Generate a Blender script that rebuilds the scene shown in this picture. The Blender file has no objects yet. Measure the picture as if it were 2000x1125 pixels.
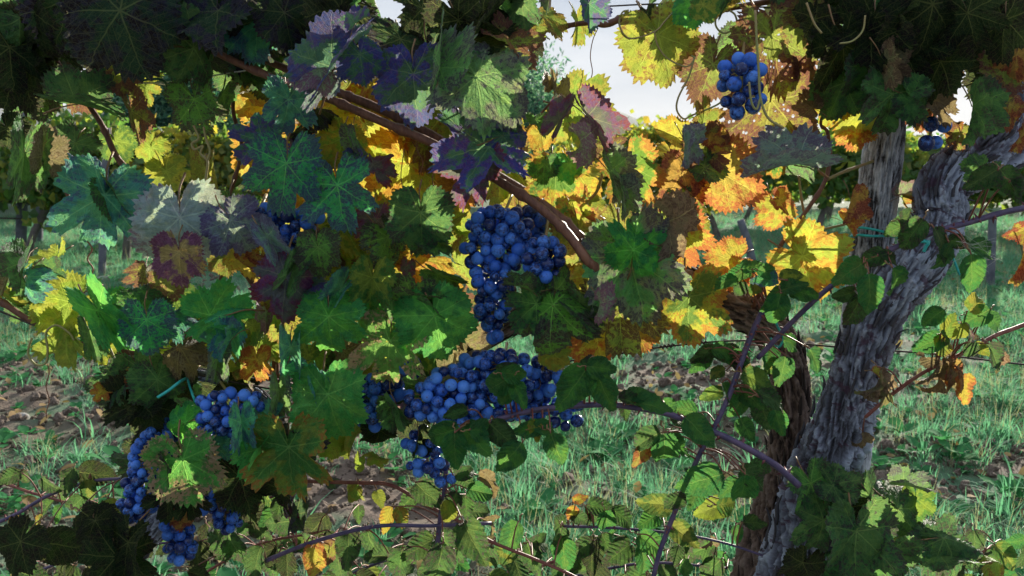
import bpy, math, random
import numpy as np
from mathutils import Vector, Matrix, Euler
R = math.radians
random.seed(7); rng = np.random.default_rng(11)
SC = bpy.context.scene; COL = SC.collection

# ---------------------------------------------------------------- camera, sky, sun, exposure
CAMH = 1.15; PITCH = R(8.9); F = 1732.0
cd = bpy.data.cameras.new('camera'); cam = bpy.data.objects.new('camera', cd); COL.objects.link(cam)
cam.location = (0, 0, CAMH); cam.rotation_euler = (R(90) - PITCH, 0, 0)
cd.sensor_width = 36; cd.lens = 36 * F / 2000; cd.clip_start = 0.05; cd.clip_end = 20000
cd.dof.use_dof = True; cd.dof.focus_distance = 1.21; cd.dof.aperture_fstop = 13.0
SC.camera = cam
SUN_EL, SUN_AZ = R(16), R(27)            # azimuth measured from +Y towards +X
w = bpy.data.worlds.new('World'); SC.world = w; w.use_nodes = True
nt = w.node_tree; nt.nodes.clear()
sky = nt.nodes.new('ShaderNodeTexSky'); sky.sky_type = 'NISHITA'; sky.sun_disc = False
sky.sun_elevation = SUN_EL; sky.sun_rotation = SUN_AZ
sky.air_density = 1.0; sky.dust_density = 0.7; sky.ozone_density = 1.0
tc = nt.nodes.new('ShaderNodeTexCoord'); mp = nt.nodes.new('ShaderNodeMapping'); mp.inputs['Scale'].default_value = (1.4, 1.4, 7)
nz = nt.nodes.new('ShaderNodeTexNoise'); nz.inputs['Scale'].default_value = 2.0; nz.inputs['Detail'].default_value = 6
rmp = nt.nodes.new('ShaderNodeValToRGB')
rmp.color_ramp.elements[0].position = 0.3; rmp.color_ramp.elements[0].color = (1.6, 1.95, 2.5, 1)
rmp.color_ramp.elements[1].position = 0.72; rmp.color_ramp.elements[1].color = (3.2, 3.35, 3.6, 1)
mix = nt.nodes.new('ShaderNodeMix'); mix.data_type = 'RGBA'; mix.inputs['Factor'].default_value = 0.985
bg = nt.nodes.new('ShaderNodeBackground'); bg.inputs['Strength'].default_value = 0.10
ow = nt.nodes.new('ShaderNodeOutputWorld')
nt.links.new(tc.outputs['Generated'], mp.inputs[0]); nt.links.new(mp.outputs[0], nz.inputs['Vector'])
nt.links.new(nz.outputs[0], rmp.inputs[0]); nt.links.new(sky.outputs[0], mix.inputs[6]); nt.links.new(rmp.outputs[0], mix.inputs[7])
nt.links.new(mix.outputs[2], bg.inputs[0]); nt.links.new(bg.outputs[0], ow.inputs[0])
sd = bpy.data.lights.new('sun', 'SUN'); sd.energy = 4.4; sd.angle = R(0.5); sd.color = (1.0, 0.92, 0.78)
so = bpy.data.objects.new('sun', sd); COL.objects.link(so)
sdir = Vector((math.sin(SUN_AZ) * math.cos(SUN_EL), math.cos(SUN_AZ) * math.cos(SUN_EL), math.sin(SUN_EL)))
so.rotation_euler = sdir.to_track_quat('Z', 'Y').to_euler(); so.location = (0, 0, 30)
SC.render.engine = 'CYCLES'
SC.view_settings.view_transform = 'Standard'; SC.view_settings.look = 'None'
SC.view_settings.exposure = 1.42; SC.view_settings.gamma = 1; SC.view_settings.use_curve_mapping = False

# ---------------------------------------------------------------- helpers
FW = Vector((0, math.cos(PITCH), -math.sin(PITCH))); UP = Vector((0, math.sin(PITCH), math.cos(PITCH)))
def P(px, py, Y):
    d = FW + Vector((1, 0, 0)) * ((px - 1000) / F) + UP * ((562.5 - py) / F)
    return Vector((0, 0, CAMH)) + d * (Y / d.y)
def mpp(px, py, Y):
    d = FW + UP * ((562.5 - py) / F); return (Y / d.y) / F
_H = rng.random((64, 64, 64)).astype(np.float32)
def vnoise(p):
    p = np.asarray(p, dtype=np.float64); i = np.floor(p).astype(int); f = p - i; f = f * f * (3 - 2 * f)
    o = 0
    for a in (0, 1):
        for b in (0, 1):
            for c in (0, 1):
                wt = (f[..., 0] if a else 1 - f[..., 0]) * (f[..., 1] if b else 1 - f[..., 1]) * (f[..., 2] if c else 1 - f[..., 2])
                o = o + wt * _H[(i[..., 0] + a) % 64, (i[..., 1] + b) % 64, (i[..., 2] + c) % 64]
    return o
def fbm(p, n=4, s=1.0):
    p = np.asarray(p, float) * s; o = 0; a = 0.5
    for k in range(n): o = o + a * (vnoise(p + 17.3 * k) * 2 - 1); p = p * 2.03; a *= 0.5
    return o
def mk_mesh(name, verts, faces, mats=(), smooth=True, fmat=None):
    me = bpy.data.meshes.new(name); me.from_pydata([tuple(v) for v in verts], [], [tuple(f) for f in faces])
    for m in mats: me.materials.append(m)
    if smooth: me.polygons.foreach_set('use_smooth', [True] * len(me.polygons))
    if fmat is not None: me.polygons.foreach_set('material_index', fmat)
    me.update(); return me
def link(o, parent=None):
    COL.objects.link(o)
    if parent is not None: o.parent = parent
    return o
def obj(name, me, parent=None, **kw):
    o = link(bpy.data.objects.new(name, me), parent)
    for k, v in kw.items(): o[k] = v
    return o
def thing(name, loc, label, cat, group=None):
    o = bpy.data.objects.new(name, None); o.location = loc; o.empty_display_size = 0.05; COL.objects.link(o)
    o['label'] = label; o['category'] = cat
    if group: o['group'] = group
    return o
def catmull(pts, rad, seg=8):
    pts = [Vector(p) for p in pts]; n = len(pts)
    if np.isscalar(rad): rad = [rad] * n
    out, ro = [], []
    for i in range(n - 1):
        p0 = pts[i - 1] if i else pts[0] * 2 - pts[1]; p1 = pts[i]; p2 = pts[i + 1]; p3 = pts[i + 2] if i + 2 < n else p2 * 2 - p1
        for k in range(seg):
            t = k / seg
            out.append(0.5 * ((2 * p1) + (p2 - p0) * t + (2 * p0 - 5 * p1 + 4 * p2 - p3) * t * t + (3 * p1 - p0 - 3 * p2 + p3) * t ** 3))
            ro.append(rad[i] * (1 - t) + rad[i + 1] * t)
    out.append(pts[-1]); ro.append(rad[-1]); return out, ro
def frames(pts):
    n = len(pts); T = [(pts[min(i + 1, n - 1)] - pts[max(i - 1, 0)]).normalized() for i in range(n)]
    a = Vector((0, -1, 0)); a = (a - T[0] * a.dot(T[0]))
    if a.length < 1e-3: a = Vector((1, 0, 0))
    a.normalize(); Ns = []
    for t in T:
        a = a - t * a.dot(t)
        if a.length < 1e-6: a = t.orthogonal()
        a.normalize(); Ns.append(a.copy())
    return T, Ns
class MB:
    def __init__(s): s.v = []; s.f = []; s.m = []
    def tube(s, pts, rad, seg=6, sides=7, mi=0, wob=0.0, cap=True, nodes=None):
        P_, Rr = catmull(pts, rad, seg); T, Ns = frames(P_); b = len(s.v)
        for i, (p, r, t, n) in enumerate(zip(P_, Rr, T, Ns)):
            bn = t.cross(n)
            rr = r * (1 + wob * random.uniform(-1, 1))
            if nodes and i % nodes == 0: rr *= 1.35
            for k in range(sides):
                a = 2 * math.pi * k / sides; s.v.append(p + (n * math.cos(a) + bn * math.sin(a)) * rr)
        m = len(P_)
        for i in range(m - 1):
            for k in range(sides):
                k2 = (k + 1) % sides
                s.f.append((b + i * sides + k, b + i * sides + k2, b + (i + 1) * sides + k2, b + (i + 1) * sides + k)); s.m.append(mi)
        if cap:
            s.f.append(tuple(b + k for k in range(sides))[::-1]); s.f.append(tuple(b + (m - 1) * sides + k for k in range(sides))); s.m += [mi, mi]
        return P_, Rr, T, Ns
    def cone(s, base, d, r, L, mi=0, sides=4):
        d = d.normalized(); n = d.orthogonal().normalized(); bn = d.cross(n); b = len(s.v)
        for k in range(sides):
            a = 2 * math.pi * k / sides; s.v.append(base + (n * math.cos(a) + bn * math.sin(a)) * r)
        s.v.append(base + d * L)
        for k in range(sides): s.f.append((b + k, b + (k + 1) % sides, b + sides)); s.m.append(mi)
    def mesh(s, name, mats, origin=None, smooth=True):
        vs = s.v if origin is None else [v - origin for v in s.v]
        return mk_mesh(name, vs, s.f, mats, smooth, s.m)
# node helper
class NT:
    def __init__(s, name):
        s.m = bpy.data.materials.new(name); s.m.use_nodes = True; s.t = s.m.node_tree; s.t.nodes.clear()
        s.out = s.t.nodes.new('ShaderNodeOutputMaterial')
    def n(s, typ, props=None, **inp):
        nd = s.t.nodes.new('ShaderNode' + typ)
        for k, v in (props or {}).items(): setattr(nd, k, v)
        for k, v in inp.items():
            key = k.replace('_', ' ')
            if k[0] == 'i' and k[1:].isdigit(): sock = nd.inputs[int(k[1:])]
            else: sock = nd.inputs[key]
            s.set(sock, v)
        return nd
    def set(s, sock, v):
        if isinstance(v, bpy.types.NodeSocket): s.t.links.new(v, sock)
        elif isinstance(v, bpy.types.Node): s.t.links.new(v.outputs[0], sock)
        elif isinstance(v, (tuple, list)) and sock.type == 'RGBA' and len(v) == 3: sock.default_value = (*v, 1)
        else: sock.default_value = v
    def math(s, op, a, b=0.5, c=None, clamp=False):
        nd = s.n('Math', {'operation': op, 'use_clamp': clamp}, i0=a, i1=b)
        if c is not None: s.set(nd.inputs[2], c)
        return nd.outputs[0]
    def mixc(s, f, a, b, mode='MIX'):
        nd = s.n('Mix', {'data_type': 'RGBA', 'blend_type': mode}); s.set(nd.inputs[0], f); s.set(nd.inputs[6], a); s.set(nd.inputs[7], b); return nd.outputs[2]
    def ramp(s, v, stops):
        nd = s.n('ValToRGB', None, i0=v); e = nd.color_ramp.elements
        while len(e) < len(stops): e.new(0.5)
        for x, (p, c) in zip(e, stops): x.position = p; x.color = (*c, 1) if len(c) == 3 else c
        return nd.outputs[0]
    def mr(s, v, a, b, c=0.0, d=1.0): return s.n('MapRange', {'interpolation_type': 'SMOOTHSTEP'}, i0=v, i1=a, i2=b, i3=c, i4=d).outputs[0]
    def noise(s, vec, scale, detail=4, rough=0.5): return s.n('TexNoise', None, Vector=vec, Scale=scale, Detail=detail, Roughness=rough).outputs[0]
    def done(s, sh): s.t.links.new(sh.outputs[0] if isinstance(sh, bpy.types.Node) else sh, s.out.inputs[0]); return s.m

# ---------------------------------------------------------------- materials
def leaf_material(name, holes=False, vein_uv=True):
    b = NT(name)
    oi = b.n('ObjectInfo'); uv = b.n('UVMap', {'uv_map': 'UVMap'}); uv2 = b.n('UVMap', {'uv_map': 'vein'}); uv3 = b.n('UVMap', {'uv_map': 'rim'})
    at = lambda nme: b.n('Attribute', {'attribute_type': 'OBJECT', 'attribute_name': nme})
    off = b.n('CombineXYZ', None, X=b.math('MULTIPLY', oi.outputs['Random'], 37.0), Y=b.math('MULTIPLY', oi.outputs['Random'], 91.0), Z=0.0)
    co = b.n('VectorMath', {'operation': 'ADD'}, i0=uv.outputs[0], i1=off.outputs[0]).outputs[0]
    colb = at('colb').outputs['Color']; spc = at('spotc').outputs['Color']
    spa = at('spot').outputs['Fac']; ed = at('edge').outputs['Fac']
    r3 = b.n('SeparateXYZ', None, i0=uv3.outputs[0]); rim = r3.outputs[0]
    s2 = b.n('SeparateXYZ', None, i0=uv2.outputs[0]); s, t = s2.outputs[0], s2.outputs[1]
    t = b.math('ADD', t, b.math('MULTIPLY', b.math('MULTIPLY', b.math('SUBTRACT', b.noise(co, 2.8, 3, 0.6), 0.5), 0.22), s))
    at_ = b.math('ABSOLUTE', t)
    zone = b.mr(at_, 0.0, 0.16)
    n1 = b.noise(co, 2.6, 5, 0.62); n1 = b.math('ADD', n1, b.math('ADD', b.math('MULTIPLY', b.math('SUBTRACT', zone, 0.5), 0.06), b.math('MULTIPLY', b.math('SUBTRACT', rim, 0.6), 0.12)))
    n1b = b.mr(n1, 0.46, 0.56)
    base = b.mixc(n1b, oi.outputs['Color'], colb)
    n2 = b.noise(co, 5.5, 5, 0.65)
    base = b.mixc(b.mr(n2, 0.35, 0.72, 0.0, 0.62), base, b.mixc(0.7, base, (0.01, 0.02, 0.015)))
    base = b.mixc(b.mr(b.noise(co, 3.4, 4, .6), 0.56, 0.68, 0.0, 0.55), base, b.mixc(1.0, base, (1.9, 1.5, 0.9), 'MULTIPLY'))
    main = b.mr(b.math('SUBTRACT', at_, b.math('MULTIPLY', b.math('SUBTRACT', 1.0, s), 0.008)), 0.0, 0.009, 0.9, 0.0)
    ph = b.math('MULTIPLY', b.math('SUBTRACT', s, b.math('MULTIPLY', at_, 0.95)), 7.5)
    fr = b.math('ABSOLUTE', b.math('SUBTRACT', b.math('FRACT', ph), 0.5))
    sec = b.mr(fr, 0.0, 0.06, 0.75, 0.0)
    v1 = b.n('TexVoronoi', {'feature': 'DISTANCE_TO_EDGE'}, Vector=co, Scale=16.0).outputs['Distance']
    ter = b.mr(v1, 0.0, 0.07, 0.38, 0.0)
    v2 = b.n('TexVoronoi', {'feature': 'DISTANCE_TO_EDGE'}, Vector=co, Scale=42.0).outputs['Distance']
    ter2 = b.mr(v2, 0.0, 0.09, 0.2, 0.0)
    vein = b.math('MAXIMUM', b.math('MAXIMUM', main, sec), b.math('MAXIMUM', ter, ter2))
    # spots avoid veins
    n3 = b.noise(co, 13.0, 4, 0.6); n4 = b.noise(co, 2.6, 2, 0.5)
    sp = b.math('ADD', b.math('MULTIPLY', n3, 0.6), b.math('MULTIPLY', n4, 0.4))
    th = b.math('SUBTRACT', 0.66, b.math('MULTIPLY', spa, 0.26))
    th = b.math('SUBTRACT', th, b.math('MULTIPLY', b.math('MULTIPLY', ed, b.math('POWER', rim, 3.0)), 0.25))
    sp = b.math('ADD', sp, b.math('MULTIPLY', vein, -0.07))
    spm = b.mr(b.math('SUBTRACT', sp, th), -0.012, 0.03)
    col = b.mixc(b.math('MULTIPLY', spm, 0.9), base, spc)
    fine = b.noise(co, 60, 3, 0.7)
    col = b.mixc(b.mr(fine, 0.3, 0.8, 0.0, 0.35), col, b.mixc(0.6, col, (0.0, 0.0, 0.0)))
    vc = b.mixc(0.5, b.mixc(0.35, base, (0.25, 0.32, 0.08)), (0.35, 0.35, 0.12), 'SCREEN')
    vc = b.mixc(0.62, vc, b.mixc(1.0, base, (1.7, 1.7, 1.5), 'MULTIPLY'))
    colv = b.mixc(b.math('MULTIPLY', vein, 0.8), col, vc)
    hb = b.math('ADD', b.math('MULTIPLY', vein, -0.5), b.math('MULTIPLY', b.noise(co, 22, 4, 0.6), 0.9))
    bump = b.n('Bump', None, Strength=0.8, Distance=0.004, Height=hb)
    pr = b.n('BsdfPrincipled', None, Base_Color=colv, Roughness=b.mr(n2, 0.3, 0.7, 0.38, 0.62), Normal=bump.outputs[0])
    b.set(pr.inputs['Specular IOR Level'], b.mr(b.n('RGBToBW', None, Color=base).outputs[0], .01, .10, .06, .42))
    tcol = b.mixc(1.0, b.n('Gamma', None, Color=colv, Gamma=0.62).outputs[0], (1.3, 1.25, 0.7), 'MULTIPLY')
    tr = b.n('BsdfTranslucent', None, Color=tcol, Normal=bump.outputs[0])
    sh = b.n('MixShader', None, i0=0.42, i1=pr.outputs[0], i2=tr.outputs[0])
    if holes:
        vh = b.n('TexVoronoi', {'feature': 'F1'}, Vector=co, Scale=11.0).outputs['Distance']
        hm = b.math('MULTIPLY', b.mr(vh, 0.24, 0.27, 1.0, 0.0), b.mr(n4, 0.5, 0.52))
        hm = b.math('MULTIPLY', hm, b.math('SUBTRACT', 1.0, b.math('GREATER_THAN', vein, 0.5)))
        sh = b.n('MixShader', None, i0=hm, i1=sh.outputs[0], i2=b.n('BsdfTransparent').outputs[0])
    return b.done(sh)
M_LEAF = leaf_material('vine_leaf'); M_HOLE = leaf_material('vine_leaf_eaten', True)
def simple(name, c1, c2, scale=20, rough=0.7, bump=0.4, stretch=(1, 1, 1), dist=0.002, coord='Object', trans=0.0, spec=0.4):
    b = NT(name); tcx = b.n('TexCoord'); m_ = b.n('Mapping', None, Vector=tcx.outputs[coord], Scale=stretch)
    n = b.noise(m_.outputs[0], scale, 6, 0.6); c = b.mixc(b.mr(n, 0.32, 0.68), c1, c2)
    bp = b.n('Bump', None, Strength=bump, Distance=dist, Height=n)
    pr = b.n('BsdfPrincipled', None, Base_Color=c, Roughness=rough, Normal=bp.outputs[0]); pr.inputs['Specular IOR Level'].default_value = spec
    sh = pr
    if trans:
        tr = b.n('BsdfTranslucent', None, Color=b.mixc(1.0, c, (1.9, 2.3, 1.7), 'MULTIPLY'))
        sh = b.n('MixShader', None, i0=trans, i1=pr.outputs[0], i2=tr.outputs[0])
    return b.done(sh)
M_PET = simple('petiole', (0.16, 0.13, 0.05), (0.22, 0.09, 0.05), 30, 0.5)
M_CANE = simple('cane_bark', (0.10, 0.04, 0.028), (0.19, 0.085, 0.05), 60, 0.55, 0.8, (3, 3, 0.6))
M_CANEG = simple('green_shoot', (0.20, 0.20, 0.06), (0.28, 0.17, 0.08), 40, 0.5)
M_TEND = simple('tendril', (0.24, 0.26, 0.09), (0.30, 0.22, 0.10), 30, 0.45)
M_TENDR = simple('dry_tendril', (0.16, 0.07, 0.04), (0.26, 0.12, 0.07), 30, 0.6)
M_BRAM = simple('bramble_stem', (0.045, 0.04, 0.10), (0.11, 0.075, 0.15), 60, 0.45, 0.5)
M_BRAMR = simple('red_bramble_stem', (0.16, 0.04, 0.035), (0.22, 0.09, 0.06), 60, 0.45, 0.5)
M_THORN = simple('thorn', (0.20, 0.05, 0.05), (0.12, 0.05, 0.08), 60, 0.4)
M_WIRE = simple('wire_steel', (0.04, 0.035, 0.04), (0.10, 0.08, 0.07), 200, 0.85, 0.3, spec=.1)
M_TWINE = simple('twine', (0.5, 0.5, 0.46), (0.7, 0.7, 0.66), 200, 0.7)
M_TIE = simple('tie_plastic', (0.02, 0.33, 0.33), (0.04, 0.45, 0.42), 80, 0.35, 0.1)
M_TIED = simple('tie_dark', (0.01, 0.10, 0.07), (0.02, 0.16, 0.11), 80, 0.35, 0.1)
M_STONE = simple('stone', (0.30, 0.28, 0.26), (0.42, 0.41, 0.39), 8, 0.9, 0.6, dist=0.01)
M_CLOD = simple('soil_clod', (0.07, 0.05, 0.038), (0.21, 0.165, 0.135), 3, 0.95, 0.9, dist=0.01)
M_GRASS = simple('grass', (0.06, 0.20, 0.115), (0.20, 0.35, 0.25), 3, 0.7, 0.0, trans=0.4, spec=.2)
M_GRASSD = simple('dry_grass', (0.26, 0.25, 0.14), (0.34, 0.30, 0.20), 3, 0.6, 0.0, trans=0.3)
M_WEED = simple('weed', (0.03, 0.15, 0.06), (0.08, 0.23, 0.09), 3, 0.85, 0.0, trans=0.35, spec=.08)
M_BARKFAR = simple('far_bark', (0.08, 0.07, 0.07), (0.16, 0.14, 0.13), 12, 0.9)
M_POSTFAR = simple('far_post', (0.07, 0.075, 0.10), (0.14, 0.15, 0.18), 12, 0.85)

def far_leaf(name, c1, c2, c3):
    b = NT(name); ge = b.n('NewGeometry'); oi = b.n('ObjectInfo')
    r = ge.outputs['Random Per Island']; c = b.ramp(r, [(0.0, c1), (0.45, c2), (1.0, c3)])
    pr = b.n('BsdfPrincipled', None, Base_Color=c, Roughness=0.55)
    tr = b.n('BsdfTranslucent', None, Color=b.mixc(1.0, c, (3.2, 3.2, 1.6), 'MULTIPLY'))
    return b.done(b.n('MixShader', None, i0=0.45, i1=pr.outputs[0], i2=tr.outputs[0]))
M_FVINE = far_leaf('row_leaves', (0.035, 0.09, 0.03), (0.07, 0.15, 0.04), (0.20, 0.20, 0.04))
M_FVINEY = far_leaf('row_leaves_yellow', (0.05, 0.10, 0.03), (0.12, 0.16, 0.04), (0.30, 0.22, 0.04))
M_FTREE = far_leaf('tree_leaves', (0.03, 0.07, 0.03), (0.05, 0.11, 0.04), (0.10, 0.15, 0.05))
M_OLIVE = far_leaf('olive_leaves', (0.015, 0.06, 0.06), (0.03, 0.11, 0.10), (0.14, 0.24, 0.22))

def bark_material(name, dark, mid, light, patch=None):
    b = NT(name); uv = b.n('UVMap', {'uv_map': 'UVMap'}); hh = b.n('Attribute', {'attribute_name': 'height'}).outputs['Fac']
    m1 = b.n('Mapping', None, Vector=uv.outputs[0], Scale=(60, 16, 1)); m2 = b.n('Mapping', None, Vector=uv.outputs[0], Scale=(9, 5, 1))
    n1 = b.noise(m1.outputs[0], 1.0, 6, 0.7); n2 = b.noise(m2.outputs[0], 1.0, 4, 0.6)
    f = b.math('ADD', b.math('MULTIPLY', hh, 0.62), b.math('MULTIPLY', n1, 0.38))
    c = b.ramp(f, [(0.20, dark), (0.42, mid), (0.68, light)])  # grey ridges, dark crevices by height; highlight and crevice shade painted into the colour
    if patch: c = b.mixc(b.mr(n2, 0.54, 0.62, 0, 0.85), c, patch)
    bp = b.n('Bump', None, Strength=0.9, Distance=0.004, Height=n1)
    pr = b.n('BsdfPrincipled', None, Base_Color=c, Roughness=0.85, Normal=bp.outputs[0])
    return b.done(pr)
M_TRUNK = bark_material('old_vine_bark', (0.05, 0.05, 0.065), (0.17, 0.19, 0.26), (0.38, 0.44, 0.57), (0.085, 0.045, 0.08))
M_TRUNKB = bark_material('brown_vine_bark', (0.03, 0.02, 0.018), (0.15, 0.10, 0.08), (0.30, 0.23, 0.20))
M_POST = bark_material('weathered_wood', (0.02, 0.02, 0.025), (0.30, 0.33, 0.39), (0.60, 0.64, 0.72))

def grape_material():
    b = NT('grape_skin'); tcx = b.n('TexCoord'); oi = b.n('ObjectInfo')
    off = b.n('CombineXYZ', None, X=b.math('MULTIPLY', oi.outputs['Random'], 50.0), Y=b.math('MULTIPLY', oi.outputs['Random'], 13.0), Z=0.0)
    co = b.n('VectorMath', {'operation': 'ADD'}, i0=tcx.outputs['Object'], i1=off.outputs[0]).outputs[0]
    n1 = b.noise(co, 1.6, 4, 0.6); n2 = b.noise(co, 9, 5, 0.7)
    f = b.math('ADD', b.math('MULTIPLY', n1, 0.65), b.math('MULTIPLY', n2, 0.35))
    f = b.math('ADD', f, b.math('MULTIPLY', b.math('SUBTRACT', b.math('FRACT', b.math('MULTIPLY', oi.outputs['Random'], 7.3)), 0.5), 0.30))
    bloom = b.mr(f, 0.37, 0.60)
    c = b.mixc(bloom, (0.007, 0.018, 0.10), b.mixc(oi.outputs['Random'], (0.025, 0.12, 0.58), (0.08, 0.25, 0.78)))
    sx = b.n('SeparateXYZ', None, i0=tcx.outputs['Object']); rr = b.math('SQRT', b.math('ADD', b.math('POWER', sx.outputs[0], 2.0), b.math('POWER', sx.outputs[1], 2.0)))
    dot = b.math('MULTIPLY', b.mr(rr, 0.07, 0.12, 1.0, 0.0), b.math('GREATER_THAN', sx.outputs[2], 0.0))
    ring = b.math('MULTIPLY', b.mr(b.math('ABSOLUTE', b.math('SUBTRACT', rr, 0.2)), 0.0, 0.08, 0.45, 0.0), b.math('GREATER_THAN', sx.outputs[2], 0.0))
    c = b.mixc(ring, c, (0.12, 0.2, 0.45)); c = b.mixc(dot, c, (0.06, 0.03, 0.02))
    bp = b.n('Bump', None, Strength=0.25, Distance=0.0008, Height=n2)
    pr = b.n('BsdfPrincipled', None, Base_Color=c, Roughness=b.mr(bloom, 0, 1, 0.22, 0.6), Normal=bp.outputs[0])
    pr.inputs['Specular IOR Level'].default_value = 0.4
    return b.done(pr)
M_GRAPE = grape_material()
def dark_grape():
    m = M_GRAPE.copy(); m.name = 'grape_skin_dark'; return m

# ---------------------------------------------------------------- leaf meshes
def tri(x): x = x % 1.0; return 1 - abs(2 * x - 1)
def build_blade(kind, seed, fold=0.0, cup=0.0, bend=0.0, wave=0.06, curl=0.0, twist=0.0, sinus=1.0, petiole=True):
    rd = random.Random(seed)
    if kind == 'vine':
        keys = [(0, 1.0), (10, 0.95), (20, 0.88), (30, 0.85 - 0.20 * sinus), (42, 0.87), (54, 0.92), (66, 0.85), (80, 0.79 - 0.17 * sinus), (94, 0.78), (108, 0.80), (124, 0.75), (142, 0.71), (160, 0.62), (171, 0.40), (178, 0.14), (180, 0.08)]
        axes = [0, 50, -50, 103, -103, 150, -150]; teeth = 50; ta = 0.115
    else:                                   # bramble leaflet
        keys = [(0, 0.72), (9, 0.62), (20, 0.50), (45, 0.40), (80, 0.37), (120, 0.43), (150, 0.47), (180, 0.45)]
        axes = [0]; teeth = 44; ta = 0.075
    kl = [(a, r * rd.uniform(0.94, 1.06)) for a, r in keys]; kr = [(a, r * rd.uniform(0.94, 1.06)) for a, r in keys]
    kl[0] = kr[0]; kl[-1] = kr[-1]
    def Rf(th):
        ks = kr if th >= 0 else kl; a = abs(math.degrees(th)); 
        for (a0, r0), (a1, r1) in zip(ks, ks[1:]):
            if a <= a1 + 1e-9:
                t = (a - a0) / (a1 - a0)
                t = t if kind != 'vine' else (t ** 0.9 if r1 < r0 else 1 - (1 - t) ** 0.9)
                t = t * 0.6 + 0.4 * (t * t * (3 - 2 * t)); return r0 + (r1 - r0) * t
        return ks[-1][1]
    na = teeth * 4; nr = 12; ph = rd.random()
    V, UV, VE, RIM = [], [], [], []
    def lobes(th, r):
        best = min(axes, key=lambda a: abs((math.degrees(th) - a + 180) % 360 - 180)); d = th - math.radians(best)
        return (r * math.cos(d), r * math.sin(d)), best
    ex = rd.uniform(0, 6.28); f2 = rd.uniform(0, 6.28)
    cen = (0.0, 0.0)
    amp_t = [rd.choice((.55, .8, 1.0, 1.5)) for _ in range(teeth + 2)]
    for i in range(na):
        th = -math.pi + 2 * math.pi * (i + 0.5) / na
        tt = (i / 4.0 + ph)
        R0 = Rf(th); saw = (tt % 1.0); sw = tri(saw if saw < .5 else .5 + (saw - .5)) * amp_t[int(tt) % teeth]
        Rt = R0 * (1 + ta * (sw - 0.45) * min(1, R0 * 2)) 
        for j in range(nr + 1):
            q = (j / nr) ** 0.85; r = (R0 * q) if q < 0.86 else R0 * 0.86 + (Rt - R0 * 0.86) * (q - 0.86) / 0.14
            V.append((r * math.sin(th), r * math.cos(th), th, r, q))
    flat = [(v[0], v[1]) for v in V]
    out = []
    for (x, y, th, r, q) in V:
        if kind == 'bramble': y2 = y + 0.48
        else: y2 = y
        if kind == 'vine':
            (s, t), _ = lobes(th, r)
            z = -0.042 * abs(math.sin(math.pi * 7.5 * (s - abs(t) * 0.95))) * min(1, r * 3) * 1.0 + 0.03 * min(1, abs(t) / 0.15)
        else:
            s, t = y2, x; z = 0.032 * (abs(math.sin(math.pi * 6.5 * (s - abs(t) * 0.8))) - 0.5) * min(1, abs(x) * 6)
        z += wave * math.sin(3 * th + ex) * q * q + wave * 0.7 * math.sin(5 * th + f2) * q ** 3 + wave * 0.35 * math.sin(13 * th + ex * 2) * q ** 6
        z += cup * r * r
        x3, z3 = x, z
        fa = fold; x3, z3 = x * math.cos(fa) , z + abs(x) * math.sin(fa)
        if curl:                                     # margins roll over
            a = abs(x3) * curl; sg = 1 if x3 >= 0 else -1
            x3, z3 = sg * math.sin(a) / curl * math.cos(0.0), z3 + (1 - math.cos(a)) / curl
        y3 = y2
        if bend and y3 > -10:
            a = y3 * bend; y3, dz = math.sin(a) / bend, -(1 - math.cos(a)) / bend
            nyz = (math.sin(a) * z3, math.cos(a) * z3); y3 += nyz[0]; z3 = nyz[1] + dz
        if twist:
            a = y2 * twist; x3, z3 = x3 * math.cos(a) - z3 * math.sin(a), x3 * math.sin(a) + z3 * math.cos(a)
        out.append((x3, y3, z3))
    faces, uv, ve, rm, mi = [], [], [], [], []
    W = nr + 1
    for i in range(na):
        i2 = (i + 1) % na
        thm = -math.pi + 2 * math.pi * (i + 1.0) / na
        best = lobes(thm, 1)[1] if kind == 'vine' else 0
        for j in range(nr):
            q4 = [(i, j), (i, j + 1), (i2, j + 1), (i2, j)]
            if j == 0: q4 = [(i, 0), (i, 1), (i2, 1)]
            faces.append([a * W + c for a, c in q4]); mi.append(0)
            for a, c in q4:
                x, y, th, r, q = V[a * W + c]; uv.append((x, y))
                if kind == 'vine':
                    d = th - math.radians(best); 
                    ve.append((r * math.cos(d), r * math.sin(d)))
                else: ve.append((y + 0.48, x))
                rm.append((q, 0))
    nb = len(faces)
    if petiole:
        mb = MB(); L = 0.75 if kind == 'vine' else 0.25
        rr = 0.017 if kind == 'vine' else 0.022
        mb.tube([Vector((0, 0.03, -0.012)), Vector((0.0, -0.12, -0.05)), Vector((0.05, -L * 0.6, -0.22 * L)), Vector((0.02, -L, -0.5 * L))], [rr * .8, rr * .8, rr, rr * 1.3], 3, 5)
        o = len(out); out += [tuple(v) for v in mb.v]
        for f in mb.f:
            faces.append([o + k for k in f]); mi.append(1)
            for _ in f: uv.append((0, 0)); ve.append((0, 0)); rm.append((0, 0))
    me = mk_mesh('%s_leaf' % kind, out, faces, (M_LEAF, M_PET), True, mi)
    for nm, dat in (('UVMap', uv), ('vein', ve), ('rim', rm)):
        l = me.uv_layers.new(name=nm); l.data.foreach_set('uv', np.array(dat, dtype=np.float32).ravel())
    return me
VL = {}
VL['flat'] = [build_blade('vine', s, fold=random.uniform(-.15, .45), cup=random.uniform(-.35, .2), bend=random.uniform(-.1, .9), wave=random.uniform(.07, .14), sinus=random.choice((.1, .3, .5, .8, 1.1, 1.6))) for s in range(10)]
VL['fold'] = [build_blade('vine', 30 + s, fold=random.uniform(.7, 1.15), bend=random.uniform(.1, .8), wave=random.uniform(.06, .12), sinus=random.uniform(.5, 1.3)) for s in range(5)]
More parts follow.
